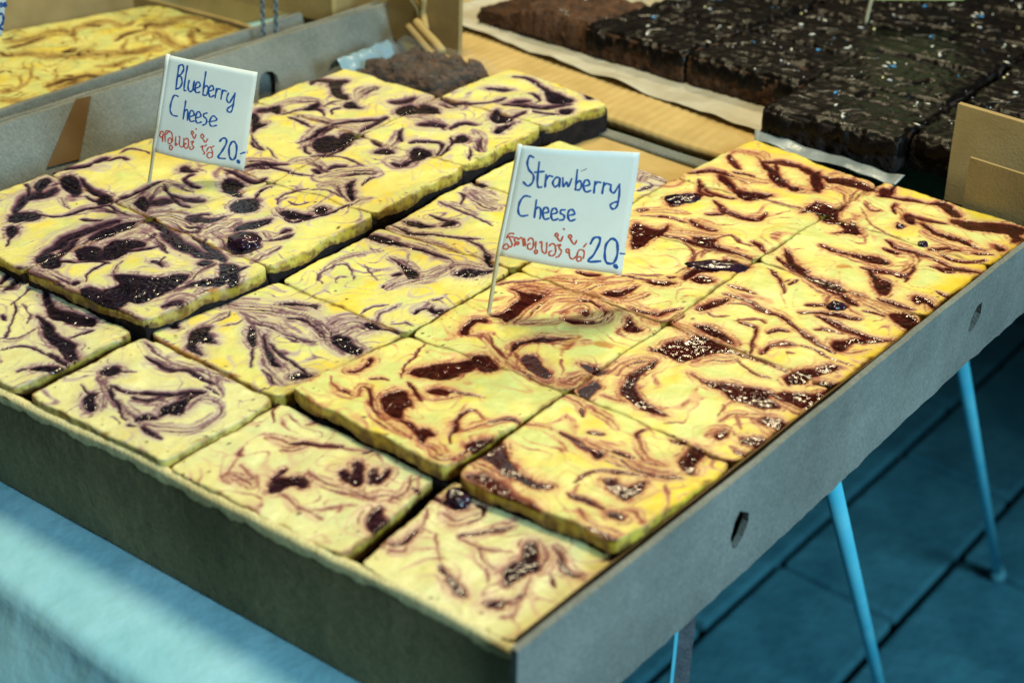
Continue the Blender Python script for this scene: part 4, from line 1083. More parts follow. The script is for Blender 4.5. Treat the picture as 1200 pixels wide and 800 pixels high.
FLAGS = {'blueberry': {'base': [-22.04, 146.33, 7.0], 'O': [-8.97, 155.2, 67.33], 'ux': [0.6629, 0.7106, -0.2357], 'uy': [-0.201, -0.1344, -0.9703], 'corners': [(0.0, 0.0), (38.64, 0.0), (39.97, 47.86), (-0.63, 47.11)], 'strokes': [('r', 0.42, [(1.11, 38.0), (1.36, 36.47), (2.21, 36.3), (2.5, 37.97), (1.9, 39.17), (1.1, 38.74), (1.11, 38.0)]), ('r', 0.42, [(2.47, 38.47), (2.67, 40.91)]), ('r', 0.42, [(3.83, 40.68), (3.24, 36.59), (3.92, 35.32), (5.13, 35.28)]), ('r', 0.42, [(4.98, 40.45), (5.15, 38.93), (6.05, 38.5), (6.61, 40.13), (5.87, 41.27), (5.14, 41.01)]), ('r', 0.42, [(3.87, 37.11), (4.74, 35.65), (6.19, 36.05), (6.99, 39.65)]), ('r', 0.42, [(5.99, 42.24), (6.82, 41.82), (7.32, 42.97), (6.75, 44.09), (6.08, 43.62), (6.09, 42.32)]), ('r', 0.42, [(8.09, 37.26), (8.24, 39.8)]), ('r', 0.42, [(8.2, 40.6), (8.72, 40.2), (9.03, 40.89), (8.51, 41.34), (8.18, 40.81)]), ('r', 0.42, [(9.37, 36.61), (9.88, 37.25), (10.07, 40.44), (11.09, 41.49), (11.94, 40.57), (11.62, 37.05)]), ('r', 0.42, [(12.21, 37.53), (12.97, 36.64), (13.74, 37.47), (14.0, 40.16), (13.39, 41.58), (12.46, 41.26), (12.23, 40.11), (12.91, 39.18)]), ('r', 0.42, [(14.87, 38.0), (16.03, 37.47), (15.46, 38.87), (16.42, 40.43), (15.61, 41.64), (14.68, 41.32), (14.93, 40.47)]), ('r', 0.42, [(14.45, 33.52), (14.76, 32.57), (15.4, 33.43), (14.91, 34.32), (14.45, 33.87)]), ('r', 0.42, [(14.91, 34.32), (16.19, 36.04), (16.61, 33.88)]), ('r', 0.42, [(16.2, 31.2), (16.45, 31.4)]), ('r', 0.42, [(19.4, 39.59), (20.32, 38.81), (20.32, 40.41), (21.55, 42.28), (21.01, 42.88)]), ('r', 0.42, [(20.99, 38.88), (21.85, 38.01)]), ('r', 0.42, [(18.7, 34.06), (19.32, 33.04), (20.09, 34.23), (19.42, 35.1), (18.81, 34.54)]), ('r', 0.42, [(19.67, 35.05), (21.16, 36.84), (21.88, 35.01)]), ('r', 0.42, [(22.67, 42.96), (23.37, 41.57), (24.95, 41.76), (24.97, 43.52), (23.75, 44.37), (22.86, 43.73), (22.67, 42.96)]), ('r', 0.42, [(22.28, 41.12), (22.82, 39.21), (23.92, 38.9), (24.99, 41.4)]), ('r', 0.42, [(24.11, 38.92), (25.11, 37.86)]), ('b', 0.5, [(5.18, 3.7), (5.17, 9.33), (5.27, 14.82)]), ('b', 0.5, [(5.18, 3.7), (6.56, 3.01), (7.38, 4.85), (6.54, 7.43), (5.28, 8.5)]), ('b', 0.5, [(5.33, 8.89), (6.69, 8.61), (7.47, 11.28), (6.82, 13.69), (5.27, 14.82)]), ('b', 0.5, [(8.74, 2.96), (8.58, 10.24), (8.74, 14.28), (9.51, 14.53)]), ('b', 0.5, [(10.32, 9.48), (10.24, 12.75), (11.14, 14.6), (12.33, 13.54), (12.44, 9.86)]), ('b', 0.5, [(12.53, 9.43), (12.61, 12.83), (13.5, 13.96)]), ('b', 0.5, [(13.52, 12.48), (15.15, 11.33), (14.95, 9.91), (13.87, 9.56), (13.28, 11.72), (13.93, 14.44), (15.49, 13.88)]), ('b', 0.5, [(16.82, 4.1), (16.8, 9.37), (16.96, 14.89)]), ('b', 0.5, [(16.75, 12.23), (17.83, 10.38), (18.88, 11.55), (18.56, 14.57), (16.96, 14.89)]), ('b', 0.5, [(19.24, 12.54), (20.97, 11.61), (20.77, 10.18), (19.78, 9.98), (19.11, 12.16), (20.11, 15.07), (21.69, 14.09)]), ('b', 0.5, [(22.33, 10.68), (22.34, 14.95)]), ('b', 0.5, [(22.32, 12.73), (23.07, 10.69), (23.98, 10.75)]), ('b', 0.5, [(24.95, 10.8), (24.9, 15.09)]), ('b', 0.5, [(24.9, 13.03), (25.51, 11.01), (26.7, 11.02)]), ('b', 0.5, [(27.69, 11.64), (27.37, 14.58), (28.7, 15.97), (30.05, 12.39)]), ('b', 0.5, [(30.45, 11.07), (30.52, 15.6), (30.33, 19.38), (29.35, 20.41), (28.22, 19.39), (29.0, 17.98), (30.64, 16.4)]), ('b', 0.5, [(6.63, 17.98), (4.92, 17.92), (4.1, 21.37), (4.04, 25.1), (5.35, 27.33), (7.44, 27.32)]), ('b', 0.5, [(10.13, 19.32), (10.12, 23.87), (10.14, 28.03)]), ('b', 0.5, [(10.08, 24.71), (11.01, 23.28), (11.68, 24.39), (12.01, 28.08)]), ('b', 0.5, [(12.67, 26.27), (14.46, 25.08), (14.02, 23.5), (12.88, 23.32), (12.47, 25.89), (13.38, 28.22), (14.96, 27.74)]), ('b', 0.5, [(15.5, 26.12), (17.43, 24.9), (16.92, 23.33), (15.84, 23.13), (15.29, 25.74), (16.24, 28.32), (18.07, 27.45)]), ('b', 0.5, [(19.91, 22.73), (18.72, 23.39), (18.67, 24.65), (20.08, 25.62), (20.21, 27.69), (18.86, 28.8)]), ('b', 0.5, [(21.2, 26.65), (24.38, 25.17), (23.57, 23.66), (22.3, 23.75), (21.57, 26.58), (22.58, 28.48), (24.73, 27.63)]), ('b', 0.62, [(27.32, 35.17), (28.23, 33.54), (29.73, 33.41), (30.26, 35.45), (29.09, 39.54), (27.71, 43.27), (30.8, 43.36)]), ('b', 0.62, [(32.57, 34.56), (31.83, 37.28), (32.44, 41.47), (33.88, 43.36), (35.19, 41.8), (35.03, 36.65), (33.69, 34.34), (32.57, 34.56)]), ('b', 1.1, [(36.66, 43.43), (37.06, 44.05)]), ('b', 0.55, [(37.33, 39.65), (38.95, 38.64)])]}, 'strawberry': {'base': [166.71, 160.02, -0.0], 'O': [175.93, 165.91, 70.41], 'ux': [0.6648, 0.7361, -0.1272], 'uy': [-0.1169, -0.0656, -0.991], 'corners': [(-0.0, -0.0), (45.93, -0.0), (48.75, 51.63), (-1.27, 46.54)], 'strokes': [('r', 0.46, [(0.33, 41.82), (0.77, 41.12), (1.76, 41.43), (2.09, 42.51), (1.39, 43.42), (0.37, 43.23), (-0.0, 42.27), (0.33, 41.82)]), ('r', 0.46, [(0.8, 38.3), (1.25, 36.87), (2.26, 36.2), (3.23, 36.44)]), ('r', 0.46, [(0.9, 38.17), (2.22, 37.73), (3.46, 37.96)]), ('r', 0.46, [(1.86, 38.35), (2.9, 40.13), (3.32, 41.46), (2.68, 42.36)]), ('r', 0.46, [(4.35, 41.64), (4.3, 39.8), (3.76, 38.85), (4.45, 37.9), (5.4, 38.63), (6.1, 37.79), (7.01, 38.65), (7.62, 41.2)]), ('r', 0.46, [(4.9, 40.13), (5.39, 39.67), (5.79, 40.56), (5.19, 40.98), (4.82, 40.38)]), ('r', 0.46, [(7.36, 38.02), (7.99, 39.21), (8.29, 41.16)]), ('r', 0.46, [(9.04, 38.84), (9.69, 37.63), (10.98, 38.41), (11.41, 41.16), (10.72, 42.49), (9.57, 42.19), (9.15, 40.67), (10.11, 40.0)]), ('r', 0.46, [(12.13, 38.96), (12.43, 41.89)]), ('r', 0.46, [(12.21, 43.03), (12.86, 42.49), (13.44, 43.32), (12.77, 44.05), (12.21, 43.4)]), ('r', 0.46, [(13.67, 39.23), (14.39, 38.82), (14.78, 41.57), (15.6, 43.2), (16.72, 43.13), (16.38, 39.0)]), ('r', 0.46, [(17.53, 40.23), (18.32, 39.19), (19.59, 39.73), (20.33, 42.48), (19.7, 44.13), (18.31, 44.21), (17.81, 42.94), (18.77, 42.26)]), ('r', 0.46, [(20.38, 39.81), (21.86, 39.22), (21.31, 40.62), (22.57, 42.04), (21.83, 44.32), (20.88, 44.75)]), ('r', 0.46, [(18.99, 35.47), (19.4, 34.58), (20.21, 35.39), (19.72, 36.16), (19.02, 35.65)]), ('r', 0.46, [(19.72, 36.16), (21.47, 37.9), (22.06, 35.77)]), ('r', 0.46, [(21.8, 32.54), (22.18, 32.82)]), ('r', 0.46, [(24.25, 41.31), (25.09, 40.89), (25.6, 41.86), (24.92, 42.52), (24.34, 41.81)]), ('r', 0.46, [(25.53, 41.86), (26.24, 44.3), (27.66, 45.23), (28.59, 44.05)]), ('r', 0.46, [(24.18, 35.64), (24.71, 34.8), (25.54, 35.68), (24.91, 36.33), (24.28, 35.87)]), ('r', 0.46, [(24.91, 36.33), (26.98, 38.8), (27.71, 37.15)]), ('r', 0.46, [(29.17, 44.76), (29.88, 43.97), (30.97, 44.66), (30.85, 45.86), (29.74, 46.05), (29.12, 45.14)]), ('r', 0.46, [(29.01, 43.84), (29.18, 41.64), (30.2, 40.96), (31.61, 41.87), (31.84, 44.74)]), ('r', 0.46, [(31.01, 39.79), (31.86, 38.25)]), ('b', 0.55, [(5.55, 4.11), (4.06, 3.78), (3.64, 6.5), (4.64, 9.14), (6.68, 11.27), (6.68, 14.01), (5.24, 15.68), (3.31, 14.25)]), ('b', 0.55, [(7.92, 5.74), (8.33, 12.53), (9.09, 15.69), (10.36, 15.6)]), ('b', 0.55, [(6.89, 9.89), (10.18, 9.2)]), ('b', 0.55, [(11.25, 10.49), (11.72, 15.5)]), ('b', 0.55, [(11.62, 12.75), (12.34, 10.87), (13.74, 11.05)]), ('b', 0.55, [(16.56, 11.49), (15.24, 11.31), (14.31, 13.48), (15.47, 15.24), (16.77, 13.77), (16.73, 11.48), (17.17, 15.13)]), ('b', 0.55, [(17.83, 11.4), (18.71, 15.02), (19.59, 13.11), (20.59, 14.89), (21.32, 11.61)]), ('b', 0.55, [(22.81, 7.84), (23.35, 13.31), (23.57, 16.07)]), ('b', 0.55, [(23.43, 13.77), (24.64, 12.3), (25.65, 14.08), (25.12, 15.97), (23.57, 16.07)]), ('b', 0.55, [(26.59, 14.47), (28.62, 13.68), (27.89, 12.07), (26.61, 12.16), (26.42, 14.49), (27.69, 16.72), (29.5, 16.13)]), ('b', 0.55, [(30.55, 12.35), (30.97, 16.96)]), ('b', 0.55, [(30.72, 14.19), (31.46, 12.56), (32.79, 12.65)]), ('b', 0.55, [(34.08, 12.56), (34.22, 17.02)]), ('b', 0.55, [(34.12, 14.6), (34.86, 12.97), (36.38, 13.15)]), ('b', 0.55, [(37.02, 13.29), (37.29, 15.6), (38.77, 16.43), (39.97, 13.55)]), ('b', 0.55, [(40.28, 12.87), (41.04, 17.69), (40.98, 21.94), (39.64, 23.26), (38.26, 21.64), (39.53, 20.42), (41.23, 20.03)]), ('b', 0.55, [(6.77, 20.01), (4.62, 19.97), (3.3, 22.57), (3.26, 26.31), (4.62, 28.39), (7.14, 27.94)]), ('b', 0.55, [(9.37, 21.23), (9.87, 28.71)]), ('b', 0.55, [(9.6, 25.89), (10.46, 24.24), (11.75, 25.28), (12.1, 29.04)]), ('b', 0.55, [(12.84, 26.63), (14.83, 26.02), (14.21, 24.37), (13.06, 24.26), (12.75, 26.63), (13.85, 29.12), (15.52, 28.63)]), ('b', 0.55, [(16.1, 26.88), (18.14, 26.0), (17.44, 24.44), (16.32, 24.51), (16.02, 26.89), (17.11, 29.29), (19.01, 28.59)]), ('b', 0.55, [(20.97, 24.68), (19.53, 24.96), (19.57, 26.19), (21.11, 27.03), (21.21, 28.64), (19.71, 29.12)]), ('b', 0.55, [(22.5, 26.94), (24.98, 26.12), (24.0, 24.48), (22.73, 24.75), (22.5, 26.94), (23.74, 29.05), (25.55, 28.36)]), ('b', 0.7, [(33.54, 38.28), (34.43, 35.79), (36.64, 35.66), (37.08, 38.07), (35.76, 43.06), (34.07, 46.12), (39.02, 46.03)]), ('b', 0.7, [(41.25, 36.35), (39.93, 38.87), (40.4, 43.77), (41.86, 46.67), (44.55, 46.51), (45.32, 42.49), (44.2, 37.64), (42.08, 36.0), (41.25, 36.35)]), ('b', 1.1, [(45.23, 47.67), (46.11, 48.42)]), ('b', 0.5, [(46.49, 42.42), (48.32, 42.51)]), ('g', 0.35, [(24.44, 8.27), (25.4, 7.84), (26.34, 7.31)])]}, 'third': {'base': [-188.47, 144.37, -8.0], 'O': [-184.37, 146.28, 82.37], 'ux': [0.6982, 0.6603, -0.2767], 'uy': [-0.2329, -0.156, -0.9599], 'corners': [(0.0, 0.0), (42.61, 0.0), (42.4, 31.26), (0.3, 34.54)], 'strokes': [('b', 0.6, [(36.51, 14.57), (37.54, 16.49)]), ('b', 0.6, [(40.13, 13.75), (40.95, 13.4), (40.38, 14.56), (41.13, 15.23), (40.25, 15.6)]), ('b', 0.6, [(41.62, 14.41), (42.98, 13.71), (42.31, 12.77), (41.7, 14.07), (42.26, 15.05), (43.22, 14.4)]), ('b', 0.8, [(40.02, 20.22), (40.82, 19.05), (42.06, 19.97), (42.31, 22.45), (41.82, 25.13), (40.8, 25.86)]), ('b', 1.2, [(41.61, 27.05), (41.98, 27.33)])]}}

# ------------------------------------------------------------------ structure: paved floor
floor = empty('floor', (0.1, 1.0, -0.746)); floor['kind'] = 'structure'
bm = bmesh.new()
def bm_box(bm, x0, x1, y0, y1, z0, z1, bev=0.0, rot=None):
    g = bmesh.ops.create_cube(bm, size=1.0); vs_ = g['verts']
    for v in vs_:
        v.co = Vector(((v.co.x + .5) * (x1 - x0) + x0, (v.co.y + .5) * (y1 - y0) + y0, (v.co.z + .5) * (z1 - z0) + z0))
    if bev:
        es = list({e for v in vs_ for e in v.link_edges})
        r_ = bmesh.ops.bevel(bm, geom=es, offset=bev, segments=2, affect='EDGES', profile=0.6)
    return bm
bm_box(bm, -6000, 6000, -3000, 9000, -790, -752)
from_bm('bedding', bm, M_SOIL, floor)
random.seed(3)
slab_me = None
ca, sa = math.cos(math.radians(-3.0)), math.sin(math.radians(-3.0))
for i in range(-7, 9):
    for j in range(-4, 10):
        if slab_me is None:
            bm = bmesh.new(); bm_box(bm, -70.5, 70.5, -145, 145, -30, 0, 5)
            for v in bm.verts: v.co *= MM
            slab_me = bpy.data.meshes.new('paving_slab'); bm.to_mesh(slab_me); bm.free(); slab_me.materials.append(M_SLAB)
        X = 32 + i * 150; Y = 800 + j * 300 + (150 if i % 2 else 0)
        o = bpy.data.objects.new('paving_slab', slab_me); COL.objects.link(o)
        o.parent = floor
        o.location = Vector(((X * ca - (Y - 900) * sa) * MM, ((Y - 900) * ca + X * sa + 900) * MM, (-740 + random.uniform(-1.5, 1.5)) * MM)) - Vector(floor.location)
        o.rotation_euler = (random.uniform(-.006, .006), random.uniform(-.006, .006), math.radians(-3) + random.uniform(-.004, .004))

# ------------------------------------------------------------------ market table with cloth and slanting legs
table = empty('market_table', (-0.1, 0.2, -0.74)); tag(table, 'market table with pale blue cloth and slanting blue tube legs under the trays', 'table')
bm = bmesh.new(); bm_box(bm, -900, 276, -26, 900, -66, -50, 3); from_bm('table_top', bm, M_BLACK, table)
bm = bmesh.new(); bm_box(bm, -900, 1250, 640, 1500, -66, -50, 3); from_bm('rear_shade_top', bm, M_BLACK, table)  # unseen extra top, added to throw shade on the far floor
# cloth: top sheet + front drape + short right turn-down
def cloth():
    xs = np.linspace(-900, 283, 240); prof = []
    for y in np.linspace(800, -22, 60): prof.append((y, -46.6))
    for a in np.linspace(0, 80, 8)[1:]: prof.append((-22 - 7 * math.sin(math.radians(a)), -46.6 - 7 * (1 - math.cos(math.radians(a)))))
    for k in range(1, 40): prof.append((-29 - k * 3.0, -53 - k * 4.2))
    prof = np.array(prof); X, I = np.meshgrid(xs, np.arange(len(prof)), indexing='ij')
    Y = prof[I, 0]; Z = prof[I, 1]; dep = np.clip((-50 - Z) / 120, 0, 1)
    Y = Y + dep * (14 * np.sin(X / 38 + 1.5 * np.sin(X / 90)) + 6 * pn(X / 20, Z / 200, 4) * 2)
    top = (Z > -50)
    Z = Z + np.where(top, 0.25 * (fbm(X / 60, Y / 60, 3, 5)) - 0.25, 0)
    n, m = X.shape; idx = np.arange(n * m).reshape(n, m)
    q = np.stack([idx[:-1, :-1], idx[:-1, 1:], idx[1:, 1:], idx[1:, :-1]], -1)
    return mesh_np('tablecloth', np.stack([X, Y, Z], -1).reshape(-1, 3), q)
tc_ = link('tablecloth', cloth(), M_CLOTH); tag(tc_, 'pale blue plastic tablecloth under the cheesecake tray, hanging over the front edge', 'tablecloth')
def tube(name, pts, r, mat, parent=None, seg=12, smooth=True, caps=True, radii=None):
    pts = [Vector(p) for p in pts]; bm = bmesh.new(); rings = []
    up = Vector((0.13, 0.21, 1)).normalized()
    for i, p in enumerate(pts):
        t = (pts[min(i + 1, len(pts) - 1)] - pts[max(i - 1, 0)]).normalized()
        a = t.cross(up)
        if a.length < 1e-3: a = t.cross(Vector((1, 0, 0)))
        a.normalize(); b_ = t.cross(a)
        rr = radii[i] if radii else r
        rings.append([bm.verts.new(p + (a * math.cos(2 * math.pi * k / seg) + b_ * math.sin(2 * math.pi * k / seg)) * rr) for k in range(seg)])
    for A, B in zip(rings, rings[1:]):
        for k in range(seg): bm.faces.new((A[k], A[(k + 1) % seg], B[(k + 1) % seg], B[k]))
    if caps: bm.faces.new(rings[0]); bm.faces.new(rings[-1])
    return from_bm(name, bm, mat, parent, smooth)
LEGS = [((179.7, 775.2, -738.0), (261.5, 267.7, -62.0)), ((167.5, 1084.6, -738.0), (239.9, 456.3, -62.0))]
for foot, top in LEGS:
    f_, t_ = Vector(foot), Vector(top)
    lg = tube('leg', [f_ + (t_ - f_) * 0.02, f_ + (t_ - f_) * 0.5, t_], 4.6, M_LEG, table)
    tube('foot_cap', [f_, f_ + (t_ - f_) * 0.012, f_ + (t_ - f_) * 0.035], 8, M_RUBBER, lg)
# cross rail joining the legs below the top
a_, b_ = Vector(LEGS[0][1]), Vector(LEGS[1][1])
tube('leg_rail', [a_ + Vector((0, -20, -3)), b_ + Vector((0, 20, -3))], 8, M_LEG, table)

# ------------------------------------------------------------------ cardboard panels
def panel(name, outline, holes, O, u, n, thick, mat, parent, bend=None, sub=None):
    """outline/holes in (u, z) mm; O = (x, y) of u=0; u = plan direction; n = plan direction of thickness"""
    bm = bmesh.new(); loops = []
    for lp in [outline] + holes:
        vs_ = [bm.verts.new((p[0], p[1], 0)) for p in lp]; loops.append(vs_)
        for i in range(len(vs_)): bm.edges.new((vs_[i], vs_[(i + 1) % len(vs_)]))
    bmesh.ops.triangle_fill(bm, edges=bm.edges[:], use_beauty=True, use_dissolve=False)
    front = bm.faces[:]
    vmap = {}
    for v in bm.verts[:]: vmap[v] = bm.verts.new((v.co.x, v.co.y, thick))
    for f_ in front: bm.faces.new([vmap[v] for v in reversed(f_.verts)])
    for vs_ in loops:
        for i in range(len(vs_)):
            a, b_ = vs_[i], vs_[(i + 1) % len(vs_)]
            bm.faces.new((a, b_, vmap[b_], vmap[a]))
    for v in bm.verts:
        U_, Z_, T_ = v.co
        off = bend(U_, Z_) if bend else 0
        v.co = Vector((O[0] + u[0] * U_ + n[0] * (T_ + off), O[1] + u[1] * U_ + n[1] * (T_ + off), Z_))
    return from_bm(name, bm, mat, parent)
def edge_line(u0, u1, z0, z1, step, amp, seed, freq=9.0):
    N = max(2, int(abs(u1 - u0) / step)); out = []
    for i in range(N + 1):
        u_ = u0 + (u1 - u0) * i / N
        out.append((u_, z0 + (z1 - z0) * i / N + amp * (float(pn(u_ / freq, 0.5, seed)) + 0.5 * float(pn(u_ / freq * 3.1, 0.5, seed + 1)))))
    return out
def unit(v): l = math.hypot(*v); return (v[0] / l, v[1] / l)
def oval(cx, cz, rx, rz, n=16, tilt=0.0, noise_=0.0):
    r_ = []
    for k in range(n):
        a = 2 * math.pi * k / n; x, y = rx * math.cos(a), rz * math.sin(a)
        j = 1 + noise_ * math.sin(3 * a + 1.3)
        r_.append((cx + (x * math.cos(tilt) - y * math.sin(tilt)) * j, cz + (x * math.sin(tilt) + y * math.cos(tilt)) * j))
    return r_

tray = empty('cardboard_tray', (0.1, 0.2, -0.046)); tag(tray, 'open grey cardboard box tray holding the berry cheesecake brownies', 'tray')
ZB = -46
bm = bmesh.new(); bm_box(bm, -88, 286, 16, 384, ZB, ZB + 3); from_bm('base', bm, M_KRAFT_DULL, tray)
# front wall: runs from the right front corner to the left, slightly askew
FO = (-140.0, 10.5 + (-140 - 64) * 0.0515); FU = unit((1, 0.0515)); FN = (FU[1], -FU[0])  # outward = -y
FLEN = 433.4
def wall_profile(th):
    """list of (t, kind, val): sides at fractions of height, rounded top in mm below the rim"""
    pr = [(0, 0.0, 0), (0, 0.35, 0), (0, 0.7, 0), (0.0, 1, -2.2), (0.25, 1, -0.9), (0.9, 1, -0.15), (th / 2, 1, 0.1), (th - 0.9, 1, -0.15), (th - 0.25, 1, -0.9), (th, 1, -2.2), (th, 0.7, 0), (th, 0.35, 0), (th, 0, 0)]
    return pr
def sweep_wall(name, O, u, n, L, z0, z1, th, mat, parent, zfun=None, wav=None, step=4.0):
    pr = wall_profile(th); N = int(L / step); V = []; Q = []; m = len(pr)
    for i in range(N + 1):
        s = L * i / N; zt = z1 + (zfun(s) if zfun else 0); zb = z0 + 0.4 * float(pn(s / 11, 3.3, 8)); off = wav(s) if wav else 0
        for (t, fr, dz) in pr:
            o_ = t + off * fr
            V.append((O[0] + u[0] * s + n[0] * o_, O[1] + u[1] * s + n[1] * o_, zb + (zt - zb) * fr + dz))
    for i in range(N):
        for k in range(m - 1):
            a = i * m + k; Q.append((a, a + m, a + 1 + m, a + 1))
    bm = bmesh.new(); vs_ = [bm.verts.new(v) for v in V]
    for q in Q: bm.faces.new([vs_[k] for k in q])
    bm.faces.new([vs_[k] for k in range(m)]); bm.faces.new([vs_[N * m + k] for k in range(m)])
    return from_bm(name, bm, mat, parent, True)
wz = lambda s: 0.9 * float(pn(s / 40, 1.7, 2)) + 0.35 * float(pn(s / 9, 1.7, 3))
fw = sweep_wall('front_wall', FO, FU, FN, FLEN, ZB, -3.2, 3.4, M_OLIVE, tray, zfun=lambda s: wz(s) + 0.4, wav=lambda s: 1.6 * float(pn(s / 70, 5.1, 2)))
# worn pale paper edge folded over the rim
def rim_strip():
    N = 260; V = []; Q = []; s0 = 0.0
    for i in range(N + 1):
        s = FLEN * i / N; off = 1.6 * float(pn(s / 70, 5.1, 2)); zt = -3.2 + wz(s) + 0.4
        low = 3.2 + 1.5 * float(pn(s / 7, 2.2, 12)) + 0.8 * float(pn(s / 2.5, 2.2, 13)); jag = 0.25 * float(pn(s / 3, 8.1, 14))
        for (tt_, dz_) in ((-0.25, -2.6), (-0.2, -0.8), (0.5, 0.2 + jag), (1.7, 0.42 + jag), (2.9, 0.2 + jag), (3.65, -0.8), (3.72, -max(1.0, low))):
            o_ = tt_ + off; V.append((FO[0] + FU[0] * s + FN[0] * o_, FO[1] + FU[1] * s + FN[1] * o_, zt + dz_))
    for i in range(N):
        for k in range(6): a = i * 7 + k; Q.append((a, a + 1, a + 8, a + 7))
    return mesh_np('rim', V, Q)
link('rim', rim_strip(), M_RIM, fw)
# crease dashes below the rim of the front wall
for k in range(9):
    s = 188 + k * 24.5; c0 = (FO[0] + FU[0] * s + FN[0] * 3.65, FO[1] + FU[1] * s + FN[1] * 3.65)
    bm = bmesh.new(); off = 1.6 * float(pn(s / 70, 5.1, 2))
    vs_ = []
    for (du, dz) in ((-2.6, -4.4), (2.6, -5.2), (2.4, -5.7), (-2.4, -5.1)):
        vs_.append(bm.verts.new((c0[0] + FU[0] * du + FN[0] * (off - .1), c0[1] + FU[1] * du + FN[1] * (off - .1), dz + 1 + 0.4 * math.sin(k * 2.1))))
    vb = [bm.verts.new(v.co - Vector((FN[0], FN[1], 0)) * 0.3) for v in vs_]
    bm.faces.new(vs_); bm.faces.new(vb[::-1])
    for i in range(4): bm.faces.new((vs_[i], vs_[(i + 1) % 4], vb[(i + 1) % 4], vb[i]))
    from_bm('crease', bm, M_TAPE, fw)
# right wall: outer board with two cut slots, inner liner folded over
RO = (288.0, 17.0); RU = unit((0.056, 1)); RN = (RU[1], -RU[0])
RL = 372.0
def ruv(x, y): return (x - RO[0]) * RU[0] + (y - RO[1]) * RU[1]
top = edge_line(0, RL, 1.6, 3.2, 5, 0.35, 21, 30); bot = edge_line(RL, 190, -35, -42, 4, 0.9, 31, 8) + edge_line(188, 0, -42, ZB, 4, 0.9, 33, 8)
slots = [[(106.3, -27.2), (103.8, -21.9), (105.9, -16.0), (109.4, -13.1), (117.8, -17.2), (118.5, -21.1), (114.8, -26.1), (110.1, -28.8)], [(283.3, -19.8), (284.5, -15.0), (289.6, -9.8), (296.0, -9.5), (297.8, -15.6), (293.0, -19.8), (287.2, -21.4)]]
panel('right_wall', top + bot, [[tuple(np.mean(s_, 0) + (np.array(p) - np.mean(s_, 0)) * (0.72, 1.0)) for p in s_] for s_ in slots], (RO[0] + RN[0] * 2.6, RO[1] + RN[1] * 2.6), RU, RN, 2.4, M_GREY, tray, bend=lambda u_, z: 0.8 * math.sin(u_ / 60))
sweep_wall('right_wall_liner', (RO[0] + RU[0] * 5, RO[1] + RU[1] * 5), RU, RN, RL - 5, -34, 0.6, 1.0, M_TAPE, tray, zfun=lambda s: 0.5 * float(pn(s / 30, 2.2, 5)), wav=lambda s: 0.5 * float(pn(s / 50, 2, 6)))
# left wall: tall, with a hand hole, two layers
LO = (-104.0, 0.0); LU = unit((-0.012, 1)); LN = (-1.0, 0.0)
LWx = -92.0
def lz(u_): return 10.0
ltop = edge_line(0, 412, 14, 14, 5, 0.5, 41, 40); lbot = edge_line(412, 0, ZB, ZB, 12, 0.0, 42)
lean = lambda u_, z: max(0.0, (z + 46) / 60) * 26
lw = panel('left_wall', ltop + lbot, [[(293.2, -4.0), (295.8, -1.4), (300.2, -0.6), (304.3, -1.6), (306.8, -4.5), (306.1, -8.6), (302.5, -15.6), (298.0, -20.6), (288.2, -19.0), (289.1, -10.9)]], (LWx, 0), (0, 1), (-1, 0), 3.0, M_GREY, tray, bend=lean)
panel('left_wall_outer', edge_line(0, 412, 12.4, 12.4, 5, 0.4, 44, 40) + edge_line(412, 0, ZB, ZB, 12, 0, 45), [], (LWx - 9, 0), (0, 1), (-1, 0), 3.0, M_GREY, tray, bend=lean)
panel('tape_strip', [(177.8, 15.2), (186.8, 14.6), (166.9, -10.9), (148.3, -9.7)], [], (LWx + 0.5, 0), (0, 1), (1, 0), 0.25, M_TAPE, lw, bend=lambda u_, z: -lean(u_, z))

# back flap folded down flat, corrugated
def sheet(name, c00, c10, c11, c01, nu, nv, zf, mat, parent=None, thick=0.0):
    """bilinear sheet between four plan corners with height zf(x, y, s, t); optional thickness"""
    s, t = np.meshgrid(np.linspace(0, 1, nu), np.linspace(0, 1, nv), indexing='ij')
    c = [np.array(q, float) for q in (c00, c10, c11, c01)]
    XY = ((1 - s) * (1 - t))[..., None] * c[0] + (s * (1 - t))[..., None] * c[1] + (s * t)[..., None] * c[2] + ((1 - s) * t)[..., None] * c[3]
    Z = zf(XY[..., 0], XY[..., 1], s, t)
    V = np.concatenate([XY, Z[..., None]], -1).reshape(-1, 3)
    idx = np.arange(nu * nv).reshape(nu, nv)
    q = np.stack([idx[:-1, :-1], idx[1:, :-1], idx[1:, 1:], idx[:-1, 1:]], -1).reshape(-1, 4)
    if thick:
        V2 = V.copy(); V2[:, 2] -= thick; n0 = len(V)
        q2 = q[:, ::-1] + n0
        rim = np.r_[idx[:-1, 0], idx[-1, :-1], idx[:0:-1, -1], idx[0, :0:-1]]
        nx = np.roll(rim, -1)
        q3 = np.stack([rim, rim + n0, nx + n0, nx], -1)
        V = np.r_[V, V2]; q = np.r_[q, q2, q3]
    return link(name, mesh_np(name, V, q), mat, parent)
rib = lambda X, Y: 0.30 * np.sin(2 * np.pi * X / 6.3 + 0.6 * pn(X / 30, Y / 30, 3)) * (0.6 + 0.6 * pn(X / 25, Y / 14, 9)) + 0.5 * pn(X / 40, Y / 30, 5)
sheet('back_flap', (-75, 392), (163, 371), (150, 440), (-82, 462), 220, 40, lambda X, Y, s, t: -4.0 + rib(X, Y) - 2.2 * sst(0.12, 0.0, t), M_KRAFT, tray, 5.0)
sheet('inner_flap', (70, 318), (170, 312), (172, 357), (68, 364), 60, 30, lambda X, Y, s, t: -9 - 1.5 * t + 0.4 * pn(X / 25, Y / 25, 7), M_KRAFT, tray, 3.0)
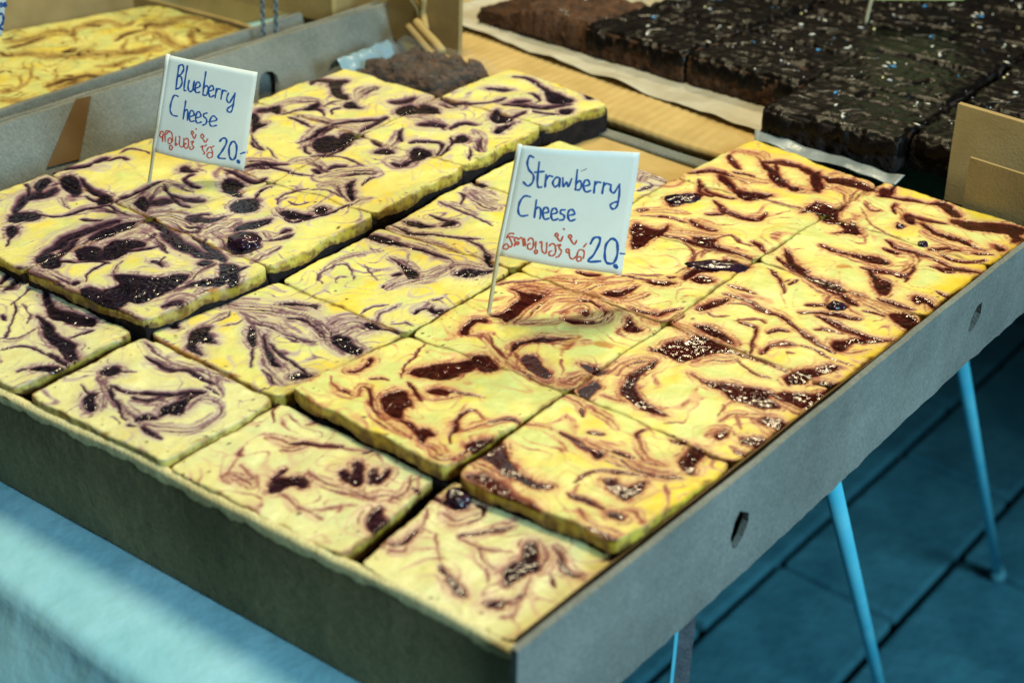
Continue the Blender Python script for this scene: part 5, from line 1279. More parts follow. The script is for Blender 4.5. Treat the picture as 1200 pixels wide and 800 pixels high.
sheet('inner_flap_edge', (66, 363), (172, 355), (173, 363), (66, 371), 40, 8, lambda X, Y, s, t: -8.4 + 0.3 * pn(X / 25, Y / 25, 8), M_GREY, tray, 2.5)
# corner tabs standing at the back
panel('corner_tab', [(0, -6), (64, -4), (64.5, 30), (65, 75), (-4, 75), (-2, 30)], [], (-113, 405), unit((64, -8)), (0.12, 1), 3.0, M_KRAFT_DULL, tray, bend=lambda u_, z: 0.02 * z)
panel('corner_tab', [(0, -8), (90, -8), (90, 35), (40, 37.5), (-3, 39), (-2, 20)], [], (256, 397), unit((1, -0.05)), (0.05, 1), 3.2, M_KRAFT_DULL, tray, bend=lambda u_, z: 0.05 * z)
panel('tab_pocket', [(0, -9), (80, -9), (80, 20.5), (40, 21.5), (0, 23)], [], (270, 382), unit((1, -0.03)), (0.03, 1), 1.4, M_KRAFT_DULL, tray, bend=lambda u_, z: -0.12 * max(0, z) - 0.03 * u_)
# crumpled kraft twist in the back left corner
tube('twisted_paper', catmull([(-79, 398, 4), (-83, 400, 18), (-88, 398, 26), (-84, 396, 32), (-78, 398, 27), (-80, 400, 18), (-74, 396, 9)], 5), 2.2, M_KRAFT, tray, 8)
tube('twisted_paper', catmull([(-80, 394, 13), (-70, 390, 10), (-58, 386, 6.5), (-50, 383, 3.5)], 5), 2.8, M_KRAFT, tray, 8)
tube('twisted_paper', catmull([(-84, 391, 10), (-72, 386.5, 6.5), (-60, 382, 2.5), (-53, 380, 0)], 5), 2.4, M_KRAFT_DULL, tray, 8)


# ------------------------------------------------------------------ marbled cheesecake brownies
PAL = {
    'blue': dict(pale=0, mix=0.72, seed=1.0, ramp=[(0.30, (0.57, 0.49, 0.39)), (0.56, (0.27, 0.150, 0.185)), (0.78, (0.055, 0.022, 0.044)), (0.96, (0.008, 0.005, 0.011))]),
    'mixed': dict(pale=0.1, mix=0.45, seed=0.45, ramp=[(0.32, (0.66, 0.48, 0.30)), (0.56, (0.36, 0.155, 0.12)), (0.78, (0.10, 0.025, 0.028)), (0.96, (0.020, 0.005, 0.010))]),
    'straw': dict(pale=0.28, mix=0.55, seed=0.36, ramp=[(0.32, (0.68, 0.44, 0.19)), (0.56, (0.40, 0.130, 0.075)), (0.78, (0.115, 0.017, 0.011)), (0.96, (0.036, 0.004, 0.003))]),
    'toffee': dict(pale=0.1, mix=0.5, seed=0.0, ramp=[(0.34, (0.58, 0.42, 0.12)), (0.58, (0.33, 0.20, 0.06)), (0.80, (0.15, 0.08, 0.025)), (0.97, (0.08, 0.04, 0.015))]),
}
CREAM = np.array((0.77, 0.71, 0.23)); YELLOW = np.array((0.82, 0.62, 0.05)); PALE = np.array((0.62, 0.68, 0.26)); BAKED = np.array((0.52, 0.24, 0.04))
def parse(txt):
    out = []
    for ln in txt.split('\n'):
        if not ln.strip(): continue
        k, *pp = ln.split(); A = np.array([[float(v) / 10 for v in p.split(',')] for p in pp]); out.append((k, A))
    return out
def poly_sd(px, py, poly):
    d2 = np.full(px.shape, 1e9); inside = np.zeros(px.shape, bool); n = len(poly)
    for i in range(n):
        ax, ay = poly[i]; bx, by = poly[(i + 1) % n]
        ex, ey = bx - ax, by - ay; wx, wy = px - ax, py - ay
        t = np.clip((wx * ex + wy * ey) / (ex * ex + ey * ey + 1e-9), 0, 1)
        d2 = np.minimum(d2, (wx - t * ex) ** 2 + (wy - t * ey) ** 2)
        c = ((ay <= py) & (by > py)) | ((by <= py) & (ay > py))
        xx = ax + (py - ay) / (by - ay if by != ay else 1e-9) * ex
        inside ^= c & (px < xx)
    d = np.sqrt(d2); return np.where(inside, -d, d)
def line_q(px, py, A, mul=1.0):
    """normalised distance d/w, arc length s and signed distance for a tapered stroke"""
    C_ = catmull(A, 4); N = len(C_); tt = np.linspace(0, 1, N)
    q = np.full(px.shape, 99.); S = np.zeros(px.shape); D = np.zeros(px.shape)
    acc = 0
    for i in range(N - 1):
        ax, ay, wa = C_[i]; bx, by, wb = C_[i + 1]
        ex, ey = bx - ax, by - ay; l2 = ex * ex + ey * ey + 1e-9; wx, wy = px - ax, py - ay
        t = np.clip((wx * ex + wy * ey) / l2, 0, 1)
        dx, dy = wx - t * ex, wy - t * ey; d = np.sqrt(dx * dx + dy * dy)
        T = tt[i] + t / (N - 1); tap = 0.30 + 0.70 * np.power(np.clip(np.sin(np.pi * np.clip(T, 0.0, 1.0)), 0, 1), 0.55)
        ww = np.maximum(0.33, (wa + (wb - wa) * t) * tap * mul); qq = d / ww
        m = qq < q; q[m] = qq[m]; S[m] = (acc + t * math.sqrt(l2))[m]; D[m] = (np.sign(ex * wy - ey * wx) * d)[m]
        acc += math.sqrt(l2)
    return q, S, D
def cramp(A, stops, base):
    """concentration of topping -> colour; below the first stop it fades from the cheese colour"""
    out = base.copy(); pa, pc = 0.0, base
    for a, c in stops:
        c = np.broadcast_to(np.array(c, float), base.shape); f = sst(pa, a, A)[:, None]
        m = (A > pa)[:, None]; out = np.where(m, pc + (c - pc) * f, out); pa, pc = a, c
    return out
def swirl_field(X, Y, strokes, pal, seed, fil=1.0, pale=0.0, crust=0.0):
    sh = X.shape; x = X.ravel().copy(); y = Y.ravel().copy()
    wx = 0.8 * pn(x / 9, y / 9, seed) + 0.5 * pn(x / 3.6, y / 3.6, seed + 1) + 0.15 * pn(x / 1.5, y / 1.5, seed + 4); wy = 0.8 * pn(x / 9, y / 9, seed + 2) + 0.5 * pn(x / 3.6, y / 3.6, seed + 3) + 0.15 * pn(x / 1.5, y / 1.5, seed + 6)
    x += wx; y += wy
    n1 = fbm(x / 26, y / 26, 3, seed + 5); n2 = fbm(x / 17, y / 17, 2, seed + 9); n3 = fbm(x / 6, y / 6, 3, seed + 30)
    col = CREAM + (YELLOW - CREAM) * sst(-0.1, 0.7, n1)[:, None] * 0.7
    col = col + (PALE - col) * (sst(-0.1 - pal['pale'], 0.6 - pal['pale'], n2) * 0.75)[:, None]
    col = col + (np.array((0.74, 0.73, 0.44)) - col) * pale  # whitening from cool light, painted into the cheese colour
    if crust:   # the rim of the baked slab is a deeper yellow
        do = np.minimum.reduce([288 + (y - 22) * 0.056 - x, np.where(x > 150, 381 - y, 388 - y), x + 78])
        cr = sst(17, 3, do + 5 * n2) * sst(30, 110, y); col = col + (np.array((0.82, 0.60, 0.035)) - col) * (0.85 * cr)[:, None]
    col = col * (1 + 0.05 * n3)[:, None]
    # curling flow used for streaks and natural filaments
    qx = 9 * pn(x / 21, y / 21, seed + 12); qy = 9 * pn(x / 21, y / 21, seed + 13)
    f = 2.3 * pn((x + qx) / 20, (y + qy) / 20, seed + 14) + 0.25 * pn(x / 11, y / 11, seed + 15)
    rid = np.exp(-((f - np.round(f)) / 0.085) ** 2) * sst(-0.25, 0.3, pn(x / 24, y / 24, seed + 16))
    f2 = 3.0 * pn((x + 1.3 * qx) / 19, (y + 1.3 * qy) / 19, seed + 17); rid2 = np.exp(-((f2 - np.round(f2)) / 0.06) ** 2) * sst(-0.1, 0.4, pn(x / 17, y / 17, seed + 18))
    f3 = 6.0 * pn((x + 1.6 * qx) / 14, (y + 1.6 * qy) / 14, seed + 19); curl = 0.5 + 0.5 * np.cos(2 * np.pi * f3)
    A = np.zeros_like(x); prox = np.zeros_like(x); mY = np.zeros_like(x)
    def put(sel, v): A[sel] = np.maximum(A[sel], v)
    for k, S_ in strokes:
        lo = S_[:, :2].min(0); hi = S_[:, :2].max(0); pad = 6.0 if k == 'P' else S_[:, 2].max() * 2.2 + 3.5
        sel = np.where((x > lo[0] - pad) & (x < hi[0] + pad) & (y > lo[1] - pad) & (y < hi[1] + pad))[0]
        if not len(sel): continue
        a, b = x[sel], y[sel]
        if k == 'P':
            sd = poly_sd(a, b, catmull(S_, 3, True))
            prox[sel] = np.maximum(prox[sel], sst(6.0, 0.0, sd))
            out = 0.66 * np.exp(-np.maximum(sd - 0.6, 0) / 2.3) * (0.50 + 0.62 * curl[sel])
            put(sel, np.where(sd > 0.6, out, 0.62 + 0.38 * sst(0.65, -0.5, sd)))
            put(sel, 0.72 * np.exp(-((sd - 2.0 - 1.1 * n2[sel]) / 0.34) ** 2) * sst(-0.15, 0.25, n3[sel]))
        else:
            q, S, D = line_q(a, b, S_, 1.3 if k == 'm' else 1.6)
            prox[sel] = np.maximum(prox[sel], sst(4.5, 0.0, np.abs(D)) * sst(3.5, 1.5, q))
            sk = pn(S / 20, D * 1.05, seed + 50) + 0.45 * pn(S / 14, D * 2.4, seed + 51)
            if k == 'd':
                put(sel, 0.6 + 0.4 * sst(1.05, 0.35, q) * np.clip(0.80 + 0.4 * sk, 0, 1) - 0.6 * sst(0.85, 1.7, q))
                put(sel, 0.50 * np.exp(-np.maximum(q - 1, 0) * 0.55) * sst(5.0, 2.0, q) * (0.55 + 0.85 * sk))
            elif k == 'l':
                put(sel, 0.76 * sst(1.5, 0.4, q))
            elif k == 'm':
                put(sel, np.clip(sst(1.75, 0.15, q) * (0.50 + 0.66 * sk), 0, 0.90))
                put(sel, 0.56 * np.exp(-((q - 1.0) / 0.22) ** 2) * sst(-0.2, 0.25, pn(S / 9, np.sign(D) * 3.3, seed + 52)))
            elif k == 'y':
                mY[sel] = np.maximum(mY[sel], 0.85 * sst(1.25, 0.4, q))
    A = np.maximum(A, np.clip(fil * (0.30 + 0.48 * prox) * np.maximum(rid, 0.85 * rid2), 0, 0.78))
    # long flowing ribbons of varying width that run on across the cuts
    wd = 0.035 + 0.15 * sst(-0.1, 0.6, pn(x / 19, y / 19, seed + 21)); g1 = np.abs(f - np.round(f)) / wd
    rb = sst(1.6, 0.2, g1) * sst(-0.2, 0.15, pn(x / 33, y / 33, seed + 22))
    A = np.maximum(A, fil * rb * (0.44 + 0.30 * curl * sst(-0.2, 0.4, n3)))
    A = np.maximum(A, pal['mix'] * prox ** 1.3 * (0.25 + 0.75 * curl ** 2) * sst(-0.45, 0.35, n2 + 0.5 * n3))
    A = np.clip(A + 0.05 * n3 * sst(0.1, 0.4, A), 0, 1)
    col = cramp(A, pal['ramp'], col)
    col = col + (BAKED - col) * (mY * sst(0.8, 0.5, A))[:, None]
    # streaks of half mixed topping and colour shifts inside the pools
    pool = sst(0.86, 1.0, A)
    col = col * (1 + 0.7 * np.clip(n3, -.8, 1.2) * pool)[:, None]
    col = col + (np.array(pal['ramp'][1][1]) * 0.9 - col) * (pool * sst(0.72, 0.95, curl) * 0.09)[:, None]
    wet = sst(0.70, 0.94, A)
    h = -0.55 * sst(0.35, 0.95, A) + (0.06 + 0.26 * pal['seed']) * wet * pn(x / 2.1, y / 2.1, seed + 70) + 0.75 * n1 + 0.35 * n2 + 0.07 * n3
    return col.reshape(sh + (3,)), wet.reshape(sh), h.reshape(sh)
def slab_grid(quad, res):
    q = np.array(quad, float)
    W = 0.5 * (np.linalg.norm(q[1] - q[0]) + np.linalg.norm(q[2] - q[3])); H = 0.5 * (np.linalg.norm(q[3] - q[0]) + np.linalg.norm(q[2] - q[1]))
    n = int(W / res) + 1; m = int(H / res) + 1
    s, t = np.meshgrid(np.linspace(0, 1, n), np.linspace(0, 1, m), indexing='ij')
    XY = ((1 - s) * (1 - t))[..., None] * q[0] + (s * (1 - t))[..., None] * q[1] + (s * t)[..., None] * q[2] + ((1 - s) * t)[..., None] * q[3]
    X, Y = XY[..., 0], XY[..., 1]
    c = XY.mean((0, 1)); cf = (np.abs(2 * s - 1) ** 14) * (np.abs(2 * t - 1) ** 14) * 0.045
    X = X - (X - c[0]) * cf; Y = Y - (Y - c[1]) * cf
    return s, t, X, Y, W, H, n, m
def build_top(name, z0, quad, strokes, pal, seed, res, thick=4.8, rad=0.5, fil=1.0, bake=1.0, dz=0.0, pale=0.0):
    s, t, X, Y, W, H, n, m = slab_grid(quad, res)
    ex = np.minimum(s, 1 - s) * W; ey = np.minimum(t, 1 - t) * H
    # wavering cut edges
    near = sst(7, 0, np.minimum(ex, ey))
    X = X + near * (0.8 * pn(X / 13, Y / 13, seed + 80) + 0.3 * pn(X / 3.3, Y / 3.3, seed + 81)); Y = Y + near * (0.8 * pn(X / 13, Y / 13, seed + 82) + 0.3 * pn(X / 3.3, Y / 3.3, seed + 83))
    k = 1.2; e = -k * np.log(np.exp(-ex / k) + np.exp(-ey / k)) + k * math.log(2) * np.exp(-np.abs(ex - ey) / k); e = np.maximum(e, 0)
    col, wet, h = swirl_field(X, Y, strokes, pal, seed, fil, pale, 1.0 if bake >= 1 else 0.0)
    R_ = rad * (1 + 0.35 * pn(X / 11, Y / 11, seed + 85))
    drop = np.where(e < R_, R_ - np.sqrt(np.maximum(R_ * R_ - (R_ - e) ** 2, 0)), 0) * 0.85
    tilt = dz * (1 - t); Z = z0 + tilt + h - drop
    # baked rim
    bk = sst(1.7, 0.0, e + 0.9 * pn(X / 3.5, Y / 3.5, seed + 86)) * bake * (0.35 + 0.5 * sst(-0.2, 0.5, pn(X / 9, Y / 9, seed + 87)))
    rimc = BAKED * 0.35 + np.array((0.10, 0.05, 0.02)) * 0.65
    col = col + (rimc - col) * (np.clip(bk * 1.2, 0, 1) * (1 - wet) * 0.85)[..., None]
    rs = np.random.RandomState(int(abs(quad[0][0] * 7 + quad[0][1] * 13)) % 9999)
    for _ in range(26 if bake >= 1 else 0):   # stray dark crumbs, most of them near the cuts
        u_, v_ = rs.rand(2); d_ = rs.rand() ** 2 * 9
        if rs.rand() < 0.5: cx_, cy_ = u_ * W, (d_ if v_ < .5 else H - d_)
        else: cx_, cy_ = (d_ if v_ < .5 else W - d_), u_ * H
        r_c = 0.35 + 0.75 * rs.rand() ** 3; dd = np.hypot(s * W - cx_, (t * H - cy_) * (0.7 + 0.6 * rs.rand()))
        mk = sst(r_c, r_c * 0.5, dd + 0.25 * r_c * pn(X * 2, Y * 2, 5)); col = col + (np.array((0.07, 0.03, 0.015)) - col) * (mk * 0.85)[..., None]; Z = Z + 0.3 * mk
    V = np.stack([X, Y, Z], -1).reshape(-1, 3); C_ = col.reshape(-1, 3); Wt = wet.reshape(-1)
    idx = np.arange(n * m).reshape(n, m)
    q = [np.stack([idx[:-1, :-1], idx[1:, :-1], idx[1:, 1:], idx[:-1, 1:]], -1).reshape(-1, 4)]
    rim = np.r_[idx[:-1, 0], idx[-1, :-1], idx[:0:-1, -1], idx[0, :0:-1]]
    cen = np.array([X.mean(), Y.mean()]); dirn = V[rim, :2] - cen
    nrm = dirn / np.array([W, H]) * 2; nrm = np.sign(nrm) * np.abs(nrm) ** 6; nrm /= np.linalg.norm(nrm, axis=1, keepdims=True) + 1e-9
    prev = rim; VV = [V]; CC = [C_]; WW = [Wt]; base = len(V); arc = np.arange(len(rim)) * res
    ztop = V[rim, 2]; zbot = z0 + tilt.ravel()[rim] - thick + 1.9 * pn(arc / 17, 0.3, seed + 90) + 1.1 * pn(arc / 5.3, 0.9, seed + 96) * sst(-.3, .5, pn(arc / 23, .2, seed + 97)) + 0.4 * pn(arc / 2, 0.3, seed + 91)
    for j in range(1, 6):
        f_ = j / 5; z = ztop + (zbot - ztop) * f_
        bul = 0.1 * math.sin(math.pi * f_) + 0.22 * pn(arc / 4.7, z / 3, seed + 92) + 0.12 * pn(arc / 1.3, z, seed + 98)
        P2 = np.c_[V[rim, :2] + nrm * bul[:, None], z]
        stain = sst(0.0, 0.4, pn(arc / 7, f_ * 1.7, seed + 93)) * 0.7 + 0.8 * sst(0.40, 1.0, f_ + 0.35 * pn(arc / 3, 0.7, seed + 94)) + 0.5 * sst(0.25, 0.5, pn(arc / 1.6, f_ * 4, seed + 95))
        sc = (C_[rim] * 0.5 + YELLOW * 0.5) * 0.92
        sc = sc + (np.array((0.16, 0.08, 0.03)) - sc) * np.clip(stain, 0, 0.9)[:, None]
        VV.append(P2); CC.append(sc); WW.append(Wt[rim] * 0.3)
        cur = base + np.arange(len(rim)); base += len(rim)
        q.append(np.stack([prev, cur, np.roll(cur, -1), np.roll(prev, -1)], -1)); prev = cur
    me = mesh_np(name, np.concatenate(VV), np.concatenate(q)); setcol(me, np.concatenate(CC), np.concatenate(WW), pal['seed']); me.materials.append(M_TOP)
    return me, (X, Y, Z)
def build_base(name, z1, z0, quad, seed, inset=0.9, mat=None, amp=0.8):
    q = np.array(quad, float); c = q.mean(0); pts = []
    for i in range(4):
        a, b = q[i], q[(i + 1) % 4]; L_ = np.linalg.norm(b - a); N = int(L_ / 1.6)
        for k in range(N): pts.append(a + (b - a) * k / N)
    pts = np.array(pts); d = pts - c; L_ = np.linalg.norm(d, axis=1, keepdims=True); pts = pts - d / L_ * inset * 1.2
    M_ = len(pts); rows = 12; V = []; arc = np.arange(M_) * 1.6
    for r_ in range(rows):
        z = z1 + (z0 - z1) * r_ / (rows - 1)
        off = amp * (pn(arc / 5, z / 5 + 10, seed) + 0.7 * pn(arc / 2.2, z / 2.2 + 4, seed + 1))
        V.append(np.c_[pts + d / L_ * off[:, None], np.full(M_, z)])
    V = np.concatenate(V); idx = np.arange(rows * M_).reshape(rows, M_)
    Q = np.stack([idx[:-1], np.roll(idx[:-1], -1, 1), np.roll(idx[1:], -1, 1), idx[1:]], -1).reshape(-1, 4)
    V = np.r_[V, [[*c, z1], [*c, z0]]]; ct, cb = len(V) - 2, len(V) - 1
    T = [(ct, a, b) for a, b in zip(np.roll(idx[0], -1), idx[0])] + [(cb, a, b) for a, b in zip(idx[-1], np.roll(idx[-1], -1))]
    return mesh_np(name, V, Q, T)
ROWS = ['front row', 'second row from the front', 'third row from the front', 'fourth row from the front', 'fifth row from the front', 'rearmost row']
COLN = {'L': ('blue', 'blueberry cheesecake brownie beside the tall left wall, %s'), 'B': ('blue', 'blueberry cheesecake brownie, second column from left wall, %s'),
        'C': ('blue', 'pale swirled blueberry brownie in the middle column, %s'), 'S': ('straw', 'strawberry cheesecake brownie, second column from right wall, %s'),
        'R': ('straw', 'strawberry cheesecake brownie along the slotted right wall, %s')}
GRP = {'L': 'blueberry cheesecake brownies', 'B': 'blueberry cheesecake brownies', 'C': 'blueberry cheesecake brownies', 'S': 'strawberry cheesecake brownies', 'R': 'strawberry cheesecake brownies'}
SURF = {}; ROOT = {}
for i, (key, (z0, quad, dz)) in enumerate(PIECES.items()):
    c_, r_ = key[0], int(key[1]); palname, lab = COLN[c_]
    if key in ('S0', 'R0'): palname = 'mixed'
    ctr = np.mean(quad, 0)
    near = r_ <= 2 and c_ != 'L'
    res = 0.46 if near else 0.6
    if c_ == 'L': res = 0.62
    root = empty('cheesecake_brownie', (ctr[0] * MM, ctr[1] * MM, -0.043)); ROOT[key] = root
    row = ROWS[r_] if not (c_ == 'C' and r_ == 4) else 'half behind the strawberry flag'
    if c_ == 'L' and r_ == 4: row = 'touching the crumb bag'
    tag(root, lab % row, 'brownie', GRP[c_])
    me, sf = build_top('cheese_topping', z0, quad, parse(SWIRLS[key]), PAL[palname], 100 if c_ in 'LB' else 140, res, fil=0.9 if palname == 'straw' else 0.95, dz=dz, pale=0.6 if r_ == 0 and c_ != 'L' else 0.0)  # front row paler: the cool light there is put into its colour
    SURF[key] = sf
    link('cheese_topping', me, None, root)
    link('brownie_base', build_base('brownie_base', z0 - 3.2 + dz * 0.3, -42.8, quad, 300 + i * 3), M_CRUMB, root)

# berries half sunk in the topping
def zat(key, x, y):
    X, Y, Z = SURF[key]; k = np.argmin((X - x) ** 2 + (Y - y) ** 2); return float(Z.ravel()[k])
def berry(key, x, y, rx, ry, rz, rot, seed, lump=0.3):
    bm = bmesh.new(); bmesh.ops.create_icosphere(bm, subdivisions=4, radius=1)
    z0 = zat(key, x, y); ca, sa = math.cos(rot), math.sin(rot)
    for v in bm.verts:
        f_ = 1 + lump * mnoise.noise(v.co * 1.7 + Vector((seed, 0, 0))) + 0.14 * mnoise.noise(v.co * 4 + Vector((0, seed, 0)))
        p = v.co * f_; px, py = p.x * rx, p.y * ry
        v.co = Vector((x + px * ca - py * sa, y + px * sa + py * ca, z0 - rz * 0.05 + p.z * rz))
    return from_bm('berry', bm, M_BERRY, ROOT[key], True)
for b in [('B2', 57.7, 131.8, 7.2, 5.4, 3.2, 0.6, 1), ('R0', 233.5, 62.0, 4.6, 4.4, 3.4, 0.2, 2), ('R4', 273.9, 326.5, 2.6, 2.6, 2.2, 0, 3), ('R4', 258.2, 338.7, 1.7, 1.7, 1.2, 0, 4), ('R3', 270.6, 251.5, 3.6, 3.0, 2.2, 0.5, 5), ('S4', 168.3, 300.2, 9.5, 4.6, 2.6, 0.65, 6), ('S3', 216.1, 251.8, 13, 4.2, 2.4, 0.55, 7)]:
    berry(*b)

# ------------------------------------------------------------------ price flags
MK = {'b': M_BLUE, 'r': M_RED, 'g': M_GREYINK}
def price_flag(key, label, seed):
    F = FLAGS[key]; base = Vector(F['base']); O = Vector(F['O']); ux = Vector(F['ux']); uy = Vector(F['uy']); n = ux.cross(uy).normalized()
    camside = -1.0 if n.dot(Vector((0.456, -0.198, 0.254)) * 1000 - O) < 0 else 1.0
    n = n * camside
    c = [Vector((p[0], p[1])) for p in F['corners']]
    def bend(u_, v_): return 1.3 * math.sin(u_ / 46 * 3.1 + 0.3 * seed) + 0.6 * math.sin(v_ / 17 + seed) + 0.35 * math.sin(u_ / 6 + v_ / 9 + seed * 3) + 0.0009 * u_ * v_
    def P(u_, v_, off=0): return O + ux * u_ + uy * v_ + n * (bend(u_, v_) + off)
    root = empty('price_flag', base * MM); tag(root, label, 'price flag', 'price flags on picks')
    N = 18; bm = bmesh.new(); G = {}
    for side in (0, 1):
        for i in range(N + 1):
            for j in range(N + 1):
                s, t = i / N, j / N
                p = (1 - s) * (1 - t) * c[0] + s * (1 - t) * c[1] + s * t * c[2] + (1 - s) * t * c[3]
                G[side, i, j] = bm.verts.new(P(p.x, p.y, -0.16 * side))
    for i in range(N):
        for j in range(N):
            bm.faces.new((G[0, i, j], G[0, i + 1, j], G[0, i + 1, j + 1], G[0, i, j + 1]))
            bm.faces.new((G[1, i, j], G[1, i, j + 1], G[1, i + 1, j + 1], G[1, i + 1, j]))
    for i in range(N):
        for (a, b_) in (((i, 0), (i + 1, 0)), ((i, N), (i + 1, N)), ((0, i), (0, i + 1)), ((N, i), (N, i + 1))):
            bm.faces.new((G[0, a[0], a[1]], G[0, b_[0], b_[1]], G[1, b_[0], b_[1]], G[1, a[0], a[1]]))
    card = from_bm('card', bm, M_FLAG, root, True)
    # wrapped edge where the card is folded round the pick
    wr = [P(c[0].x + (c[3].x - c[0].x) * k / 8, c[0].y + (c[3].y - c[0].y) * k / 8, -0.6) for k in range(9)]
    tube('folded_edge', wr, 0.95, M_FLAG, root, 10)
    top = wr[0]; bot = base - Vector((0, 0, 9)); d = (top - wr[-1])
    tube('pick', [bot, base, wr[-1], wr[4], top - d * 0.02], 0.85, M_PICK, root, 8)
    bms = {}
    for ci, wd, pts in F['strokes']:
        bm = bms.setdefault(ci, bmesh.new())
        C_ = catmull([(a, b_) for a, b_ in pts], 6)
        L_ = []
        for k in range(len(C_)):
            t = C_[min(k + 1, len(C_) - 1)] - C_[max(k - 1, 0)]; l = math.hypot(*t) + 1e-9; nx, ny = -t[1] / l, t[0] / l
            ww = wd * 0.72 * (1 + 0.18 * math.sin(k * 0.9 + wd * 40)) * (0.8 if k in (0, len(C_) - 1) else 1)
            L_.append([bm.verts.new(P(C_[k][0] + nx * ww * sgn, C_[k][1] + ny * ww * sgn, 0.10)) for sgn in (-1, 0, 1)])
        for A, B in zip(L_, L_[1:]):
            for k in (0, 1): bm.faces.new((A[k], A[k + 1], B[k + 1], B[k]))
        # round ends
        for e_, s_ in ((0, 1), (-1, 1)):
            cx, cy = C_[e_]; cv = bm.verts.new(P(cx, cy, 0.104)); ring = [bm.verts.new(P(cx + wd * 0.70 * math.cos(a), cy + wd * 0.70 * math.sin(a), 0.104)) for a in np.linspace(0, 2 * math.pi, 9)[:-1]]
            for k in range(8): bm.faces.new((cv, ring[k], ring[(k + 1) % 8]))
    nm = {'b': 'blue_lettering', 'r': 'red_lettering', 'g': 'smudge'}
    for ci, bm in bms.items():
        for v in bm.verts: v.co *= MM
        me = bpy.data.meshes.new(nm[ci]); bm.to_mesh(me); bm.free(); link(nm[ci], me, MK[ci], root, False)
    return root
price_flag('blueberry', 'white handwritten price flag reading Blueberry Cheese 20', 0.3)
price_flag('strawberry', 'white handwritten price flag reading Strawberry Cheese 20', 1.7)
price_flag('third', 'white price flag cut off by the top left corner, in the toffee marbled cake', 2.2)


# ------------------------------------------------------------------ crumbs in a clear bag, back left corner of the tray
random.seed(11)
bag = empty('crumb_bag', (-0.03, 0.355, -0.043)); tag(bag, 'clear plastic bag of chocolate crumbs in the back left corner of the tray', 'bag')
bm = bmesh.new()
for k in range(620):
    x = random.uniform(-84, -6); y = random.uniform(331, 392)
    edge = min((x + 84) / 14, (-4 - x) / 14, (y - 328) / 10, (394 - y) / 12, 1)
    z = -18 + 20 * max(0, edge) * random.uniform(0.55, 1.0)
    r = 1.0 + 5.5 * random.random() ** 2.2
    g = bmesh.ops.create_icosphere(bm, subdivisions=2, radius=r)
    r_ax = Matrix.Rotation(random.uniform(0, 6.28), 3, Vector((random.random(), random.random(), random.random())).normalized())
    sc = Vector((random.uniform(.7, 1.3), random.uniform(.7, 1.3), random.uniform(.6, 1)))
    for v in g['verts']:
        c = v.co.copy(); mx_ = max(abs(c.x), abs(c.y), abs(c.z)) / r; f_ = (0.8 / max(mx_, .3)) ** 0.8 * (1 + 0.55 * mnoise.noise(c * (1.1 / r) + Vector((k * 3.1, 0, 0))) + 0.25 * mnoise.noise(c * (3.5 / r) + Vector((0, k * 1.7, 0)))); c = r_ax @ c
        v.co = Vector((x + c.x * sc.x * f_, y + c.y * sc.y * f_, z + c.z * sc.z * f_))
o = from_bm('chocolate_crumbs', bm, M_CHOC_SIDE, bag, False); o['kind'] = 'stuff'
bm = bmesh.new(); bm_box(bm, -84, -6, 330, 392, -42, -10, 6); from_bm('crumb_fill', bm, M_CRUMB, bag)
def filmz(X, Y, s, t):
    e = np.minimum.reduce([s / .16, (1 - s) / .12, t / .14, (1 - t) / .2, np.ones_like(s)])
    return -14 + 21 * np.clip(e, 0, 1) ** 0.6 + 2.6 * pn(X / 9, Y / 9, 3) + 1.3 * np.abs(pn(X / 4, Y / 4, 8))
sheet('clear_film', (-90, 327), (-4, 328), (-4, 395), (-92, 397), 70, 60, filmz, M_FILM, bag)
M_BAGBLUE = noisy('blue_tinted_film', (0.16, 0.28, 0.38), (0.24, 0.38, 0.48), 60, 0.25, 0.3, spec=0.5)
bm = bmesh.new()
me_ = sheet('bag_neck', (-92, 330), (-74, 326), (-78, 372), (-93, 378), 24, 40, lambda X, Y, s, t: -3 + 8 * np.sin(s * 3.0) + 2.2 * pn(X / 5, Y / 9, 13), M_BAGBLUE, bag, 0.3)
bm.free()

# ------------------------------------------------------------------ chocolate brownies behind, on parchment
M_GREYFILM = noisy('grey_film', (0.16, 0.19, 0.20), (0.34, 0.38, 0.40), 60, 0.3, 0.4, spec=0.5)
parch = sheet('parchment_sheet', (-118, 446), (162, 400), (330, 720), (-60, 760), 160, 140,
              lambda X, Y, s, t: -2.6 + 0.9 * np.abs(pn(X / 22, Y / 22, 3)) + (2.4 * sst(0.05, 0.0, t) * (0.5 + pn(X / 26, Y / 26, 5)) + 3.5 * sst(0.04, 0, s)), M_PAPER, None, 0.25)
tag(parch, 'white parchment sheet under the dark chocolate brownies', 'parchment')
strip = sheet('film_strip', (156, 389), (236, 383), (238, 388), (152, 396), 60, 8, lambda X, Y, s, t: -1 + 3 * t + 1.5 * pn(X / 12, Y / 12, 4), M_GREYFILM, None, 0.2)
tag(strip, 'curled grey film strip between the chocolate brownies and the strawberry brownies', 'film strip')
board = bmesh.new(); bm_box(board, -160, 520, 446, 900, -12, -4.6, 1.5); bo = from_bm('cardboard_sheet', board, M_KRAFT)
tag(bo, 'kraft cardboard sheet lying under the parchment of the chocolate brownies', 'cardboard')
